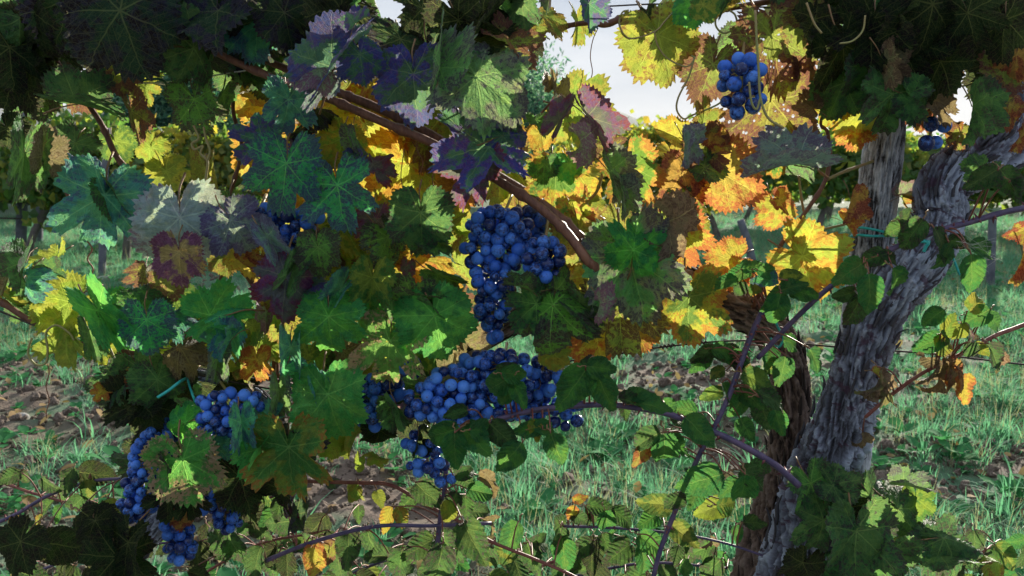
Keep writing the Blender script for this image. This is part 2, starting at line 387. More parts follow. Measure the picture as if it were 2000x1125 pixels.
VL['droop'] = [build_blade('vine', 50 + s, fold=random.uniform(-.7, -.3), bend=random.uniform(.5, 1.3), wave=.09, cup=-.2, sinus=random.uniform(.5, 1.3)) for s in range(5)]
VL['curl'] = [build_blade('vine', 70 + s, fold=random.uniform(.2, .6), curl=random.uniform(2.0, 3.6), bend=random.uniform(.5, 2), twist=random.uniform(-.9, .9), wave=.14) for s in range(5)]
BL = [build_blade('bramble', 100 + s, fold=random.uniform(.05, .5), bend=random.uniform(.3, 1.3), wave=random.uniform(.02, .05)) for s in range(7)]
BLC = [build_blade('bramble', 120 + s, fold=random.uniform(.5, 1.0), bend=random.uniform(1, 2.2), twist=random.uniform(-.8, .8), curl=2.0, wave=.10) for s in range(3)]

# colour kinds: main, second, spot colour, spot amount, edge amount
CK = {
 'z': ((.035, .16, .03), (.16, .24, .035), (.30, .09, .02), .15, .6),
 's': ((.12, .26, .04), (.22, .27, .04), (.07, .012, .03), .55, .5),
 'w': ((.26, .38, .40), (.36, .42, .46), (.22, .12, .26), .12, .45), 'p': ((.42, .36, .16), (.24, .08, .22), (.14, .03, .12), .4, .5),
 'G': ((.05, .28, .045), (.015, .20, .05), (.02, .05, .02), .15, .15), 'E': ((.02, .28, .09), (.012, .20, .11), (.03, .03, .17), .6, .4),
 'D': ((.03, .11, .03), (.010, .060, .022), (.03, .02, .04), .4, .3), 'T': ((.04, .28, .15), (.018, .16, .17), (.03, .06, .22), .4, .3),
 'S': ((.06, .18, .03), (.03, .13, .035), (.035, .012, .04), .55, .5), 'U': ((.03, .12, .09), (.045, .03, .22), (.03, .05, .36), .45, .3),
 'V': ((.06, .07, .12), (.08, .02, .15), (.15, .02, .05), .2, .6), 'P': ((.055, .17, .06), (.075, .13, .10), (.04, .03, .09), .5, .3),
 'B': ((.11, .22, .26), (.13, .19, .36), (.08, .06, .24), .5, .4), 'W': ((.20, .30, .20), (.30, .32, .36), (.19, .05, .18), .55, .6),
 'Y': ((.45, .48, .05), (.58, .42, .04), (.42, .13, .02), .35, .5), 'L': ((.20, .34, .035), (.34, .36, .04), (.12, .10, .02), .2, .2),
 'I': ((.22, .30, .045), (.38, .32, .05), (.16, .05, .03), .45, .4), 'O': ((.52, .42, .05), (.56, .24, .04), (.38, .05, .03), .45, .6),
 'R': ((.45, .26, .05), (.38, .08, .04), (.12, .01, .02), .45, .4), 'M': ((.20, .24, .04), (.22, .10, .04), (.09, .02, .04), .6, .5),
 'Z': ((.07, .20, .03), (.50, .42, .04), (.45, .11, .03), .3, .7), 'N': ((.16, .13, .08), (.22, .14, .12), (.06, .03, .03), .5, .3),
 'K': ((.010, .028, .012), (.006, .012, .012), (.01, .006, .014), .4, .2), 'Q': ((.010, .035, .022), (.014, .012, .045), (.01, .006, .014), .4, .2),  # K, Q: near-black leaves, canopy shade and corner darkening put into the colour
 'X': ((.05, .20, .035), (.04, .12, .03), (.38, .22, .18), .36, .4), 'H': ((.20, .32, .045), (.04, .17, .03), (.10, .08, .02), .2, .2),
}
def paint(o, kind, mat=None, gain=1.0):
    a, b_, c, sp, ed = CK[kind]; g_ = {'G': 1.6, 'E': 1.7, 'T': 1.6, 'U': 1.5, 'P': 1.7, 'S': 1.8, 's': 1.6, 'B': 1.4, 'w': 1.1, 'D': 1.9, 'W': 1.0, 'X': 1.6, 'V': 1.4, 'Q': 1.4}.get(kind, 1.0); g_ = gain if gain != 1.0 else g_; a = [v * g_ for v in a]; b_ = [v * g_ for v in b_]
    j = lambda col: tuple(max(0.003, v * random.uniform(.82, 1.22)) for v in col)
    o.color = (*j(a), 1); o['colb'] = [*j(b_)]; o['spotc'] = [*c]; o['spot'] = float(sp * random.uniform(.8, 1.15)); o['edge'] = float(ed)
    if mat:
        o.material_slots[0].link = 'OBJECT'; o.material_slots[0].material = mat
def orient(ang, rx, rz, roll=0.0):
    a = R(ang); tip = Vector((math.sin(a), 0, -math.cos(a))); nrm = Vector((0, -1, 0)); xa = tip.cross(nrm)
    m = Matrix((xa, tip, nrm)).transposed()
    return Matrix.Rotation(R(rz), 3, 'Z') @ Matrix.Rotation(R(rx), 3, 'X') @ m, tip
def vleaf(parent, px, py, L, ang=None, kind='G', Y=1.25, form='flat', rx=None, rz=None, vi=None, world=None):
    if ang is None: ang = random.gauss(0, 45)
    if rx is None: rx = random.uniform(-55, 28)
    if rz is None: rz = random.uniform(-48, 48)
    m, tip = orient(ang, rx, rz)
    S = L * mpp(px, py, Y) / 1.5
    c = P(px, py, Y); org = c - (m @ Vector((0, 0.24, 0))) * S
    me = VL[form][vi if vi is not None else random.randrange(len(VL[form]))]
    o = bpy.data.objects.new('leaf', me); COL.objects.link(o); o.parent = parent
    o.matrix_local = Matrix.Translation(org - parent.location) @ m.to_4x4() @ Matrix.Diagonal((S, S, S, 1))
    paint(o, kind, M_HOLE if kind in 'XMS' and random.random() < .5 else None)
    return o

# ---------------------------------------------------------------- ground, hills
def ground_h(x, y):
    p = np.stack([x, y, np.zeros_like(x)], -1)
    near = np.clip(1 - np.hypot(x, y - 4) / 16, 0, 1)
    h = fbm(p, 5, 1.3) * 0.10 * near + fbm(p + 40, 2, 0.2) * 0.10 * np.clip(y / 12, 0, 1)
    soil = np.clip(fbm(p + 9, 3, 0.9) * 3 + 0.4, 0, 1)
    h += np.abs(fbm(p + 3, 4, 6)) * 0.10 * near * soil
    return h
def geo(a, b, n): return a * (b / a) ** (np.arange(1, n + 1) / n)
xs = np.concatenate([-geo(7, 5000, 26)[::-1], np.arange(-7, 7.01, 0.055), geo(7, 5000, 26)])
ys = np.concatenate([-geo(1, 60, 8)[::-1], np.arange(-1, 11.01, 0.055), geo(11, 6500, 36)])
GX, GY = np.meshgrid(xs, ys); GZ = ground_h(GX, GY)
vv = np.stack([GX.ravel(), GY.ravel(), GZ.ravel()], -1); nx, ny = len(xs), len(ys)
idx = np.arange(nx * ny).reshape(ny, nx)
ff = np.stack([idx[:-1, :-1].ravel(), idx[:-1, 1:].ravel(), idx[1:, 1:].ravel(), idx[1:, :-1].ravel()], -1)
b = NT('ground_soil'); g = b.n('NewGeometry'); pos = g.outputs['Position']
n1 = b.noise(pos, 1.1, 5, 0.6); n2 = b.noise(pos, 14, 6, 0.7); n3 = b.noise(pos, 0.05, 3); n5 = b.noise(pos, 60, 4, 0.7)
soil = b.mixc(n2, (0.075, 0.05, 0.038), (0.20, 0.15, 0.115)); soil = b.mixc(b.mr(n5, .45, .7, 0, .5), soil, (0.05, 0.035, 0.028))
grs = b.mixc(n2, (0.035, 0.11, 0.055), (0.10, 0.19, 0.11))
grs = b.mixc(b.mr(n3, .4, .6), grs, (0.07, 0.11, 0.05))
dist = b.mr(b.n('SeparateXYZ', None, i0=pos).outputs[1], 3.0, 12.0, 0.0, 0.5)
cc = b.mixc(b.mr(b.math('ADD', n1, dist), 0.44, 0.62), soil, grs)
bp = b.n('Bump', None, Strength=0.8, Distance=0.02, Height=n2)
M_GROUND = b.done(b.n('BsdfPrincipled', None, Base_Color=cc, Roughness=0.95, Normal=bp.outputs[0]))
obj('ground', mk_mesh('ground', vv, ff, (M_GROUND,)), kind='structure')

def ridge(name, D, prof, depth, mat, seed):
    n = 260; x0, x1 = prof[0][0], prof[-1][0]; V = []; Fc = []
    rows = 26
    for j in range(rows):
        t = j / (rows - 1)
        for i in range(n):
            px = x0 + (x1 - x0) * i / (n - 1)
            py = np.interp(px, [p[0] for p in prof], [p[1] for p in prof])
            H = max(1.0, (290 - py) / F * D + CAMH)
            X = (px - 1000) / F * D; yy = D - depth + depth * 2 * t
            e = math.sin(math.pi * t) ** 0.9
            nz_ = float(fbm(np.array([[X / D * 9, t * 3, seed]]), 5, 2.2)[0])
            V.append((X * yy / D, yy, H * e * (1 + 0.10 * nz_) - 2 * (1 - e) + D * 0.0012 * nz_ * e))
    for j in range(rows - 1):
        for i in range(n - 1):
            a = j * n + i; Fc.append((a, a + 1, a + n + 1, a + n))
    return obj(name, mk_mesh(name, V, Fc, (mat,)), kind='structure')
M_HILL = simple('hill_woods', (0.03, 0.055, 0.03), (0.07, 0.09, 0.05), 0.02, 0.95, 0.5)
ridge('mountain', 3200, [(-900, 190), (-300, 200), (0, 200), (150, 212), (500, 190), (800, 160), (1000, 160), (1060, 176), (1120, 190), (1190, 210), (1240, 230), (1290, 243), (1330, 262), (1420, 282), (1600, 292), (2200, 290)], 500, M_HILL, 1.0)
ridge('hill', 1100, [(-900, 250), (0, 262), (600, 270), (1150, 272), (1400, 284), (1560, 282), (1700, 286), (1770, 284), (1900, 280), (2100, 268), (2900, 250)], 200, M_HILL, 7.0)

# ---------------------------------------------------------------- scattered ground cover
def scatter(name, meshes, pts, rots, scl, ind, **props):
    cl = bpy.data.collections.new(name + '_source')
    for k, me in enumerate(meshes): cl.objects.link(bpy.data.objects.new('%s_source_%02d' % (name, k), me))
    me = bpy.data.meshes.new(name); me.from_pydata([tuple(p) for p in pts], [], [])
    for nm, ty, key, dat in (('rot', 'FLOAT_VECTOR', 'vector', rots), ('scl', 'FLOAT', 'value', scl), ('ind', 'INT', 'value', ind)):
        a = me.attributes.new(nm, ty, 'POINT'); a.data.foreach_set(key, np.asarray(dat).ravel())
    o = obj(name, me, kind='stuff', **props)
    ng = bpy.data.node_groups.new(name, 'GeometryNodeTree')
    ng.interface.new_socket('Geometry', in_out='INPUT', socket_type='NodeSocketGeometry'); ng.interface.new_socket('Geometry', in_out='OUTPUT', socket_type='NodeSocketGeometry')
    A = ng.nodes.new; gi = A('NodeGroupInput'); go = A('NodeGroupOutput'); iop = A('GeometryNodeInstanceOnPoints'); ci = A('GeometryNodeCollectionInfo')
    ci.inputs[0].default_value = cl; ci.inputs['Separate Children'].default_value = True; ci.inputs['Reset Children'].default_value = True
    def na(n_, ty): x = A('GeometryNodeInputNamedAttribute'); x.data_type = ty; x.inputs[0].default_value = n_; return x
    L = ng.links.new; L(gi.outputs[0], iop.inputs['Points']); L(ci.outputs[0], iop.inputs['Instance']); iop.inputs['Pick Instance'].default_value = True
    L(na('ind', 'INT').outputs[0], iop.inputs['Instance Index']); L(na('rot', 'FLOAT_VECTOR').outputs[0], iop.inputs['Rotation']); L(na('scl', 'FLOAT').outputs[0], iop.inputs['Scale'])
    L(iop.outputs[0], go.inputs[0]); md = o.modifiers.new('scatter', 'NODES'); md.node_group = ng
    return o
def tuft(n, hmin, hmax, spread, mat, wid=0.0035, seed=0):
    rd = random.Random(seed); V, Fc = [], []
    for _ in range(n):
        a = rd.uniform(0, 6.28); r = rd.uniform(0, spread); h = rd.uniform(hmin, hmax); lean = rd.uniform(.15, .9) * h; a2 = a + rd.uniform(-.8, .8); w_ = wid * rd.uniform(.6, 1.4)
        bx, by = r * math.cos(a), r * math.sin(a); sx, sy = -math.sin(a2) * w_, math.cos(a2) * w_; b0 = len(V)
        for k, t in enumerate((0, .35, .65, .88)):
            z = h * (t - 0.35 * t * t * (lean / h)); l = lean * t * t; ww = (1 - t * .75)
            V.append((bx + math.cos(a2) * l + sx * ww, by + math.sin(a2) * l + sy * ww, z)); V.append((bx + math.cos(a2) * l - sx * ww, by + math.sin(a2) * l - sy * ww, z))
        V.append((bx + math.cos(a2) * lean * 1.1, by + math.sin(a2) * lean * 1.1, h * (1 - .35 * lean / h) * 0.98))
        for k in range(3): Fc.append((b0 + 2 * k, b0 + 2 * k + 1, b0 + 2 * k + 3, b0 + 2 * k + 2))
        Fc.append((b0 + 6, b0 + 7, b0 + 8))
    return mk_mesh('tuft', V, Fc, (mat,))
def weed(n, size, mat, seed=0):
    rd = random.Random(seed); V, Fc = [], []
    for _ in range(n):
        a = rd.uniform(0, 6.28); l = size * rd.uniform(.5, 1.2); w_ = l * rd.uniform(.22, .4); r = rd.uniform(0, size * .5); z0 = rd.uniform(0, size * .5)
        c, s_ = math.cos(a), math.sin(a); b0 = len(V); el = rd.uniform(.1, 1.0)
        for t, ww in ((0, .15), (.3, .9), (.6, 1.0), (.85, .55), (1, .05)):
            for sg in (-1, 0, 1):
                d = r + l * t * math.cos(el * (1 - t * .4)); z = z0 + l * t * math.sin(el) * (1 - .4 * t) + abs(sg) * .12 * w_
                V.append((c * d - s_ * sg * w_ * ww, s_ * d + c * sg * w_ * ww, z))
        for k in range(4):
            for q in range(2): x = b0 + k * 3 + q; Fc.append((x, x + 1, x + 4, x + 3))
    return mk_mesh('weed', V, Fc, (mat,))
def clod(seed, mat, sub=3, amp=.45):
    import bmesh
    bm = bmesh.new(); bmesh.ops.create_icosphere(bm, subdivisions=sub, radius=1)
    co = np.array([v.co[:] for v in bm.verts]); d = fbm(co + seed * 3.7, 4, 1.3) * amp + fbm(co + seed, 2, 6) * .12
    for v, k in zip(bm.verts, d): v.co = v.co * (1 + k); v.co.z *= .7
    me = bpy.data.meshes.new('clod'); bm.to_mesh(me); bm.free(); me.materials.append(mat); me.polygons.foreach_set('use_smooth', [True] * len(me.polygons)); return me
def field(n, y0, y1, power=1.6, xr=None):
    t = rng.random(n) ** power; y = y0 + (y1 - y0) * t; x = (rng.random(n) * 2 - 1) * (0.68 * y + .4)
    return x, y
def green(x, y):
    p = np.stack([x, y, np.zeros_like(x)], -1)
    g_ = fbm(p + 9, 3, 0.9) * -2.2 + fbm(p + 70, 3, 2.2)
    # bare clods lower left, grass band beyond and on the right
    g_ -= np.clip(1.1 - np.hypot((x + 1.5) / 1.1, (y - 3.2) / 1.2), 0, 1) * 1.2
    g_ += np.clip(y - 4, 0, 6) * 0.22 + 0.18 * (x > 0)
    g_ -= np.clip(1.0 - np.hypot((x - 1.9) / .8, (y - 2.9) / .8), 0, 1) * 1.2
    return g_
# grass
x, y = field(60000, 1.7, 15, 1.35); gr = green(x, y); k = gr > rng.normal(-0.05, .25, len(x)); x, y = x[k][:26000], y[k][:26000]
z = ground_h(x, y) - .004; n = len(x)
dry = (rng.random(n) < 0.20).astype(int)
ind = np.where(dry, 5 + rng.integers(0, 2, n), rng.integers(0, 5, n)).astype(np.int32)
gm = [tuft(22, .03, .09, .10, M_GRASS, .0026, 1), tuft(30, .02, .07, .13, M_GRASS, .0022, 2), tuft(14, .05, .14, .05, M_GRASS, .0034, 3), tuft(34, .02, .06, .14, M_GRASS, .0026, 4), tuft(9, .08, .19, .04, M_GRASS, .0035, 5), tuft(9, .06, .16, .05, M_GRASSD, .0016, 6), tuft(7, .10, .24, .04, M_GRASSD, .0015, 7)]
scatter('grass', gm, np.stack([x, y, z], -1), np.stack([rng.normal(0, .12, n), rng.normal(0, .12, n), rng.random(n) * 6.28], -1).astype(np.float32), (rng.uniform(.42, .95, n) * (1 + .02 * y)).astype(np.float32), ind, label='blue-green and straw grass tufts across the vineyard floor', category='grass')
x, y = field(22000, 1.6, 10, 1.3); gr = green(x, y); k = gr > rng.normal(-0.3, .35, len(x)); x, y = x[k][:4200], y[k][:4200]; n = len(x)
scatter('weed', [weed(9, .05, M_WEED, 1), weed(14, .035, M_WEED, 2), weed(7, .07, M_WEED, 3), weed(18, .025, M_WEED, 4)], np.stack([x, y, ground_h(x, y)], -1), np.stack([np.zeros(n), np.zeros(n), rng.random(n) * 6.28], -1).astype(np.float32), rng.uniform(.5, 1.2, n).astype(np.float32), rng.integers(0, 4, n).astype(np.int32), label='low broad-leaved weeds growing between the grass', category='weeds')
x, y = field(26000, 1.6, 9, 1.3); gr = green(x, y); k = gr < rng.normal(0.05, .25, len(x)); x, y = x[k][:14000], y[k][:14000]; n = len(x)
scatter('soil_clods', [clod(s_, M_CLOD, 3, .85) for s_ in range(5)], np.stack([x, y, ground_h(x, y) + .003], -1), (rng.random((n, 3)) * 6.28).astype(np.float32), (.004 + .026 * rng.random(n) ** 4.5).astype(np.float32), rng.integers(0, 5, n).astype(np.int32), label='crumbly brown clods of tilled earth', category='soil')
M_DEAD = simple('dead_leaf', (0.16, 0.10, 0.05), (0.34, 0.24, 0.12), 9, 0.8, 0.2, trans=0.2, spec=.1)
x, y = field(1500, 1.7, 9, 1.2); n = len(x)
scatter('leaf_litter', [weed(1, .045, M_DEAD, s_) for s_ in range(4)] + [weed(2, .03, M_DEAD, 9)], np.stack([x, y, ground_h(x, y) + .012], -1), np.stack([rng.normal(0, .5, n), rng.normal(0, .5, n), rng.random(n) * 6.28], -1).astype(np.float32), rng.uniform(.6, 1.3, n).astype(np.float32), rng.integers(0, 5, n).astype(np.int32), label='brown and straw-coloured fallen leaves among the grass', category='leaf litter')
for (px, py, s_, lab) in ((42, 843, .035, 'pale grey stone lying on the bare earth at the left edge'), (168, 900, .022, 'small pale stone below the left grape bunches'), (205, 545, .06, 'whitish stone at the foot of the left trellis post'), (100, 910, .02, 'flat reddish stone on the clods at lower left')):
    Y = min(CAMH / ((py - 290) / F), 12) * 0.99
    p = P(px, py, Y); p.z = float(ground_h(np.array([p.x]), np.array([p.y]))[0]) + s_ * .25
    o = obj('stone', clod(int(px), M_STONE, 3, .35), label=lab, category='stone'); o.location = p; o.scale = (s_, s_ * .8, s_ * .8)

# ---------------------------------------------------------------- background plants
def crown_mesh(n, dims, size, mat, seed, narrow=.45, clumps=26, droop=0.0, box=False):
    rd = np.random.default_rng(seed); cl = rd.normal(0, 1, (clumps, 3)); cl /= np.linalg.norm(cl, axis=1)[:, None]; cl *= rd.random((clumps, 1)) ** .4
    if box: cl = rd.uniform(-1, 1, (clumps, 3))
    c = cl[rd.integers(0, clumps, n)] * np.array(dims) * .85 + rd.normal(0, 1, (n, 3)) * np.array(dims) * (.20 if not box else .22)
    V = []; Fc = []
    for i in range(n):
        L_ = size * rd.uniform(.6, 1.3); d = rd.normal(0, 1, 3); d[2] -= droop; d /= np.linalg.norm(d); e = np.cross(d, rd.normal(0, 1, 3)); e /= np.linalg.norm(e); f_ = np.cross(d, e) * L_ * .12
        p = c[i]; b0 = len(V); w_ = L_ * narrow
        V += [p, p + d * L_ * .5 + e * w_ + f_, p + d * L_, p + d * L_ * .5 - e * w_ + f_]
        Fc += [(b0, b0 + 1, b0 + 2), (b0, b0 + 2, b0 + 3)]
    return mk_mesh('crown', V, Fc, (mat,), False)
def trunk_mesh(h, r, lean=.2, seed=0, limbs=3):
    rd = random.Random(seed); mb = MB(); pts = [Vector((0, 0, -.05)), Vector((lean * .3, 0, h * .35)), Vector((lean * .6 + rd.uniform(-.04, .04), .03, h * .7)), Vector((lean, 0, h))]
    mb.tube(pts, [r * 1.3, r, r * .9, r * .8], 4, 8, wob=.12)
    for k in range(limbs):
        a = rd.uniform(0, 6.28); l = h * rd.uniform(.3, .7)
        mb.tube([pts[-1] - Vector((0, 0, .03)), pts[-1] + Vector((math.cos(a) * l * .5, math.sin(a) * l * .3, l * .3)), pts[-1] + Vector((math.cos(a) * l, math.sin(a) * l * .5, l * .75))], [r * .7, r * .45, r * .2], 3, 6)
    return mb.mesh('trunk', (M_BARKFAR,))
fv_cr = [crown_mesh(3000, (.98, .42, .52), .10, M_FVINE, 1, .48), crown_mesh(3000, (.95, .4, .54), .10, M_FVINEY, 2, .48), crown_mesh(2800, (1.0, .45, .5), .11, M_FVINE, 3, .48)]
fv_tr = [trunk_mesh(.62, .04, l, s_) for s_, l in enumerate((.3, -.25, .12))]
def far_vine(x, y, label, group, s=1.0, v=None, zs=1.0, thin=False):
    v = random.randrange(3) if v is None else v
    z = float(ground_h(np.array([x]), np.array([float(y)]))[0])
    t = thing('background_vine', (x, y, z), label, 'vine', group); t.scale = (s, s, s * zs)
    obj('trunk', fv_tr[v], t); c = obj('crown', fv_cr[v], t); c.location = ((.3, -.25, .12)[v], 0, .90); c.rotation_euler = (0, 0, random.choice((0, math.pi)))
    return t
posts = []
for Y, xs_, zs, lab, grp in (
    (11, [1.7, 2.75, 3.8, 5.3, 6.5, 7.7], 1.0, ['leaning-trunk vine behind the orange leaves left of the wooden post', 'vine with thin trunk seen close left of the wooden post', 'vine of the nearest background row between post and thick trunk', 'vine of the nearest background row just right of the arched trunk', 'vine of the nearest background row behind the cobwebbed bramble leaf', 'vine of the nearest background row at the right edge'], 'vines of the first row behind'),
    (9.2, [-5.9, -5.0, -4.1, -3.2, -2.4], 1.05, ['dark green vine at the left edge behind the trellis posts', 'dark green vine between the two groups of left trellis posts', 'dark green vine right of the short dark trellis post', 'dark vine under the blue-green olive tree', 'dark vine showing behind the silver and purple leaf'], 'vines of the left row behind'),
    (14, np.arange(-2.5, 10, 1.5), .98, 'vine of the second sunlit row in the background', 'vines of the second row behind'),
    (19, np.arange(-3, 13.5, 1.6), 1.0, 'vine of the third row in the background', 'vines of the third row behind'),
    (26, np.arange(-4, 18, 1.9), 1.0, 'vine of the distant fourth row under the hills', 'vines of the fourth row behind')):
    for n_, x_ in enumerate(xs_): far_vine(float(x_) + random.uniform(-.15, .15), Y + random.uniform(-.2, .2), lab[n_] if isinstance(lab, list) else lab, grp, random.uniform(.92, 1.08), None, zs)
# far rows merging: one mass
V = []; Fc = []
mb_pts = []
for Yr in (36, 48, 64, 86, 115, 150):
    for x_ in np.arange(-.7 * Yr, .75 * Yr, 2.4): mb_pts.append((x_, Yr, 0.98, random.random() * 6.28, random.uniform(1.0, 1.35)))
n = len(mb_pts); A_ = np.array(mb_pts)
scatter('far_vine_rows', fv_cr, A_[:, :3], np.stack([np.zeros(n), np.zeros(n), np.zeros(n)], -1).astype(np.float32), A_[:, 4].astype(np.float32), rng.integers(0, 3, n).astype(np.int32), label='far vine rows merging into one green mass below the hills', category='vines')

def post(name, px0, py0, px1, py1, Y, wpx, mat, label, cat, group=None):
    a, b_ = P(px0, py0, Y), P(px1, py1, Y); r = wpx * mpp(px0, py0, Y) / 2; mb = MB()
    org = Vector((b_.x, b_.y, b_.z)); mb.tube([b_ - org - Vector((0, 0, .1)), (a + b_) / 2 - org, a - org], [r * 1.05, r, r * .95], 5, 9, wob=.04)
    t = obj(name, mb.mesh(name, (mat,)), label=label, category=cat); t.location = org
    if group: t['group'] = group
    return t
def gY(py): return CAMH / ((py - 290) / F)
for (px, pt, pb, w_, lab) in ((38, 215, 500, 20, 'grey trellis post at the far left, thickest of the posts behind'), (72, 225, 480, 17, 'slim grey post close beside the far left trellis post'), (197, 250, 538, 14, 'pale post base in the grass under the left hanging leaf'), (244, 380, 470, 11, 'short dark post right of the left hanging leaf')):
    post('trellis_post', px + 12, pt, px, pb, gY(pb), w_, M_POSTFAR, lab, 'post', 'trellis posts behind on the left')
for (px, pt, pb, w_, dx, lab) in ((1478, 430, 528, 16, -32, 'pale leaning prop under the background vine row'), (1935, 420, 560, 16, 4, 'brown stake behind the bramble leaf with the cobweb'), (1795, 520, 600, 22, 4, 'short brown stump of a post right of the thick trunk')):
    post('stake', px + dx, pt, px, pb, gY(pb), w_, M_POSTFAR, lab, 'stake')
def wire(name, pts, r, mat, label, cat='wire', tw=False):
    P_ = [P(*p) for p in pts]; mb = MB(); o = P_[0].copy(); mb.tube([p - o for p in P_], r, 8, 6)
    if tw: 
        for a, b_ in tw: 
            q = P_[a].lerp(P_[a + 1], b_) - o; d = (P_[a + 1] - P_[a]).normalized(); n_ = d.orthogonal().normalized()
            hel = [q + d * (k * .0016) + (n_ * math.cos(k * 1.6) + d.cross(n_) * math.sin(k * 1.6)) * r * 2.2 for k in range(14)]
            mb.tube(hel, r * .8, 2, 5)
    t = obj(name, mb.mesh(name, (mat,)), label=label, category=cat); t.location = o; return t
wire('row_wire', [(-50, 388, 9.3), (120, 400, 9.3), (300, 408, 9.3), (480, 402, 9.3)], .012, M_WIRE, 'dark upper wire between the far left trellis posts')
wire('row_wire', [(-50, 425, 9.3), (150, 428, 9.3), (300, 420, 9.3), (480, 424, 9.3)], .008, M_WIRE, 'thin lower wire between the far left trellis posts')

def tree(name, px, base_py, top_py, wpx, Y, mats, nleaf, size, narrow, label, cat, group=None, seed=1, clumps=30):
    top = P(px, top_py, Y); H = top.z; x_ = top.x; wv = wpx * Y / F / 2
    t = thing(name, (x_, Y, 0), label, cat, group)
    obj('trunk', trunk_mesh(H * .45, H * .03 + .03, .1, seed, 5), t)
    c = obj('crown', crown_mesh(nleaf, (wv, wv * .8, H * .36), size, mats, seed, narrow, clumps), t); c.location = (0, 0, H * .60)
    return t
tree('olive_tree', 345, 480, 60, 340, 11.5, M_OLIVE, 26000, .10, .12, 'blue-green olive tree showing through the canopy at upper left', 'tree', seed=3, clumps=90)
tree('olive_tree', 1005, 480, 60, 230, 13, M_OLIVE, 8000, .10, .13, 'slender-leaved olive tree against the sky behind the top canopy', 'tree', seed=4, clumps=50)
far = [(1215, 242, 120, 34), (1262, 254, 90, 38), (1165, 256, 110, 36), (1090, 250, 130, 33), (1315, 268, 80, 45), (1380, 276, 90, 50)]
labs = ['rounded green tree left of the low mountain slope', 'feathery green tree under the end of the mountain slope', 'broad green tree behind the folded purple leaf', 'dense tree low behind the yellow-green leaf', 'small pale tree between the distant trees and the vine rows', 'low pale tree behind the orange leaves']
for i, ((px, pt, w_, Y), lb) in enumerate(zip(far, labs)): tree('tree', px, 320, pt, w_, Y, M_FTREE, 2600, .30, .4, lb, 'tree', seed=20 + i)
for i, (px, pt, w_, Y) in enumerate([(1572, 262, 12, 90), (1584, 256, 11, 90), (1596, 264, 12, 92)]):
    tree('cypress_tree', px, 300, pt, w_, Y, M_FTREE, 700, .45, .35, ['left of three small dark cypresses on the horizon', 'tallest, middle one of three small cypresses on the horizon', 'right one of three small cypresses on the horizon'][i], 'tree', 'cypresses on the horizon', 40 + i)
for i, (px, pt, w_, Y) in enumerate([(60, 262, 260, 15), (-120, 240, 300, 17), (190, 285, 160, 14), (470, 120, 300, 24), (660, 60, 300, 26), (850, 80, 300, 28)]):
    tree('tree', px, 320, pt, w_, Y, M_FTREE, 9000, .012 * Y, .4, ['yellowish bush behind the far left trellis posts', 'dark tree beyond the left edge', 'low green bush between trellis posts and olive tree', 'shaded tree right of the olive tree', 'shaded tree behind the left part of the canopy', 'shaded tree behind the main grape bunch'][i], 'tree', seed=60 + i)

# ---------------------------------------------------------------- trunks and post
def bark_tube(name, pts, radii, mat, parent=None, seg=34, sides=110, amp=.16, fib=7, seed=0, twist=1.5, flare=None, crack=0.0, lump=.10):
    P_, Rr = catmull(pts, radii, seg); T, Ns = frames(P_); m = len(P_)
    ln = np.concatenate([[0], np.cumsum([(P_[i + 1] - P_[i]).length for i in range(m - 1)])])
    Rm = np.mean(Rr); th = np.linspace(0, 2 * np.pi, sides, endpoint=False); S, TH = np.meshgrid(ln / Rm, th, indexing='ij')
    TW = TH + twist * S * .12
    cx, cy = np.cos(TW), np.sin(TW)
    q = np.stack([cx * fib * .5, cy * fib * .5, S * 1.15 + seed * 7], -1)
    warp = fbm(np.stack([cx, cy, S * .8 + seed], -1), 3, 1.2)[..., None]
    h = 1 - np.abs(fbm(q + warp * 0.6, 4, 1.0)) * 3.2; h = np.clip(h, 0, 1)
    big = fbm(np.stack([cx * .9, cy * .9, S * .35 + seed], -1), 3, 1.0)
    fine = fbm(np.stack([cx * fib * 2, cy * fib * 2, S * 3.0 + seed], -1), 3, 1.0)
    steps = np.abs(fbm(np.stack([cx * 2.2, cy * 2.2, S * .5 + seed + 33], -1), 3, 1.5))
    steps = np.clip((steps - .12) * 12, 0, 1)
    disp = amp * (1 - h) * -1.2 + lump * 2 * big + amp * .5 * fine + amp * .55 * steps
    rr = np.array(Rr)[:, None] * (1 + disp)
    V = []; n_ = np.array([v[:] for v in Ns]); t_ = np.array([v[:] for v in T]); bnm = np.cross(t_, n_); pc = np.array([p[:] for p in P_])
    X = pc[:, None, :] + (n_[:, None, :] * np.cos(TH)[..., None] + bnm[:, None, :] * np.sin(TH)[..., None]) * rr[..., None]
    V = X.reshape(-1, 3); idx = np.arange(m * sides).reshape(m, sides); nxt = np.roll(idx, -1, axis=1)
    Fc = np.stack([idx[:-1].ravel(), nxt[:-1].ravel(), nxt[1:].ravel(), idx[1:].ravel()], -1).tolist()
    Fc += [list(idx[0][::-1]), list(idx[-1])]
    org = Vector((0, 0, 0)) if parent is None else parent.location
    me = mk_mesh(name, V - np.array(org[:]), Fc, (mat,))
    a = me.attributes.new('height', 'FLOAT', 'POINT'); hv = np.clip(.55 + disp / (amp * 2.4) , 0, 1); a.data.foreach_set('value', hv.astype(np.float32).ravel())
    uvl = me.uv_layers.new(name='UVMap'); li = np.empty(len(me.loops), dtype=np.int32); me.loops.foreach_get('vertex_index', li)
    U = (np.broadcast_to(th[None] / 6.2832, (m, sides)) + S * twist * .02).ravel(); Vv = (S * Rm * 2.2 / .15).ravel()
    uvl.data.foreach_set('uv', np.stack([U[li], Vv[li]], -1).astype(np.float32).ravel())
    return obj(name, me, parent), P_, Rr
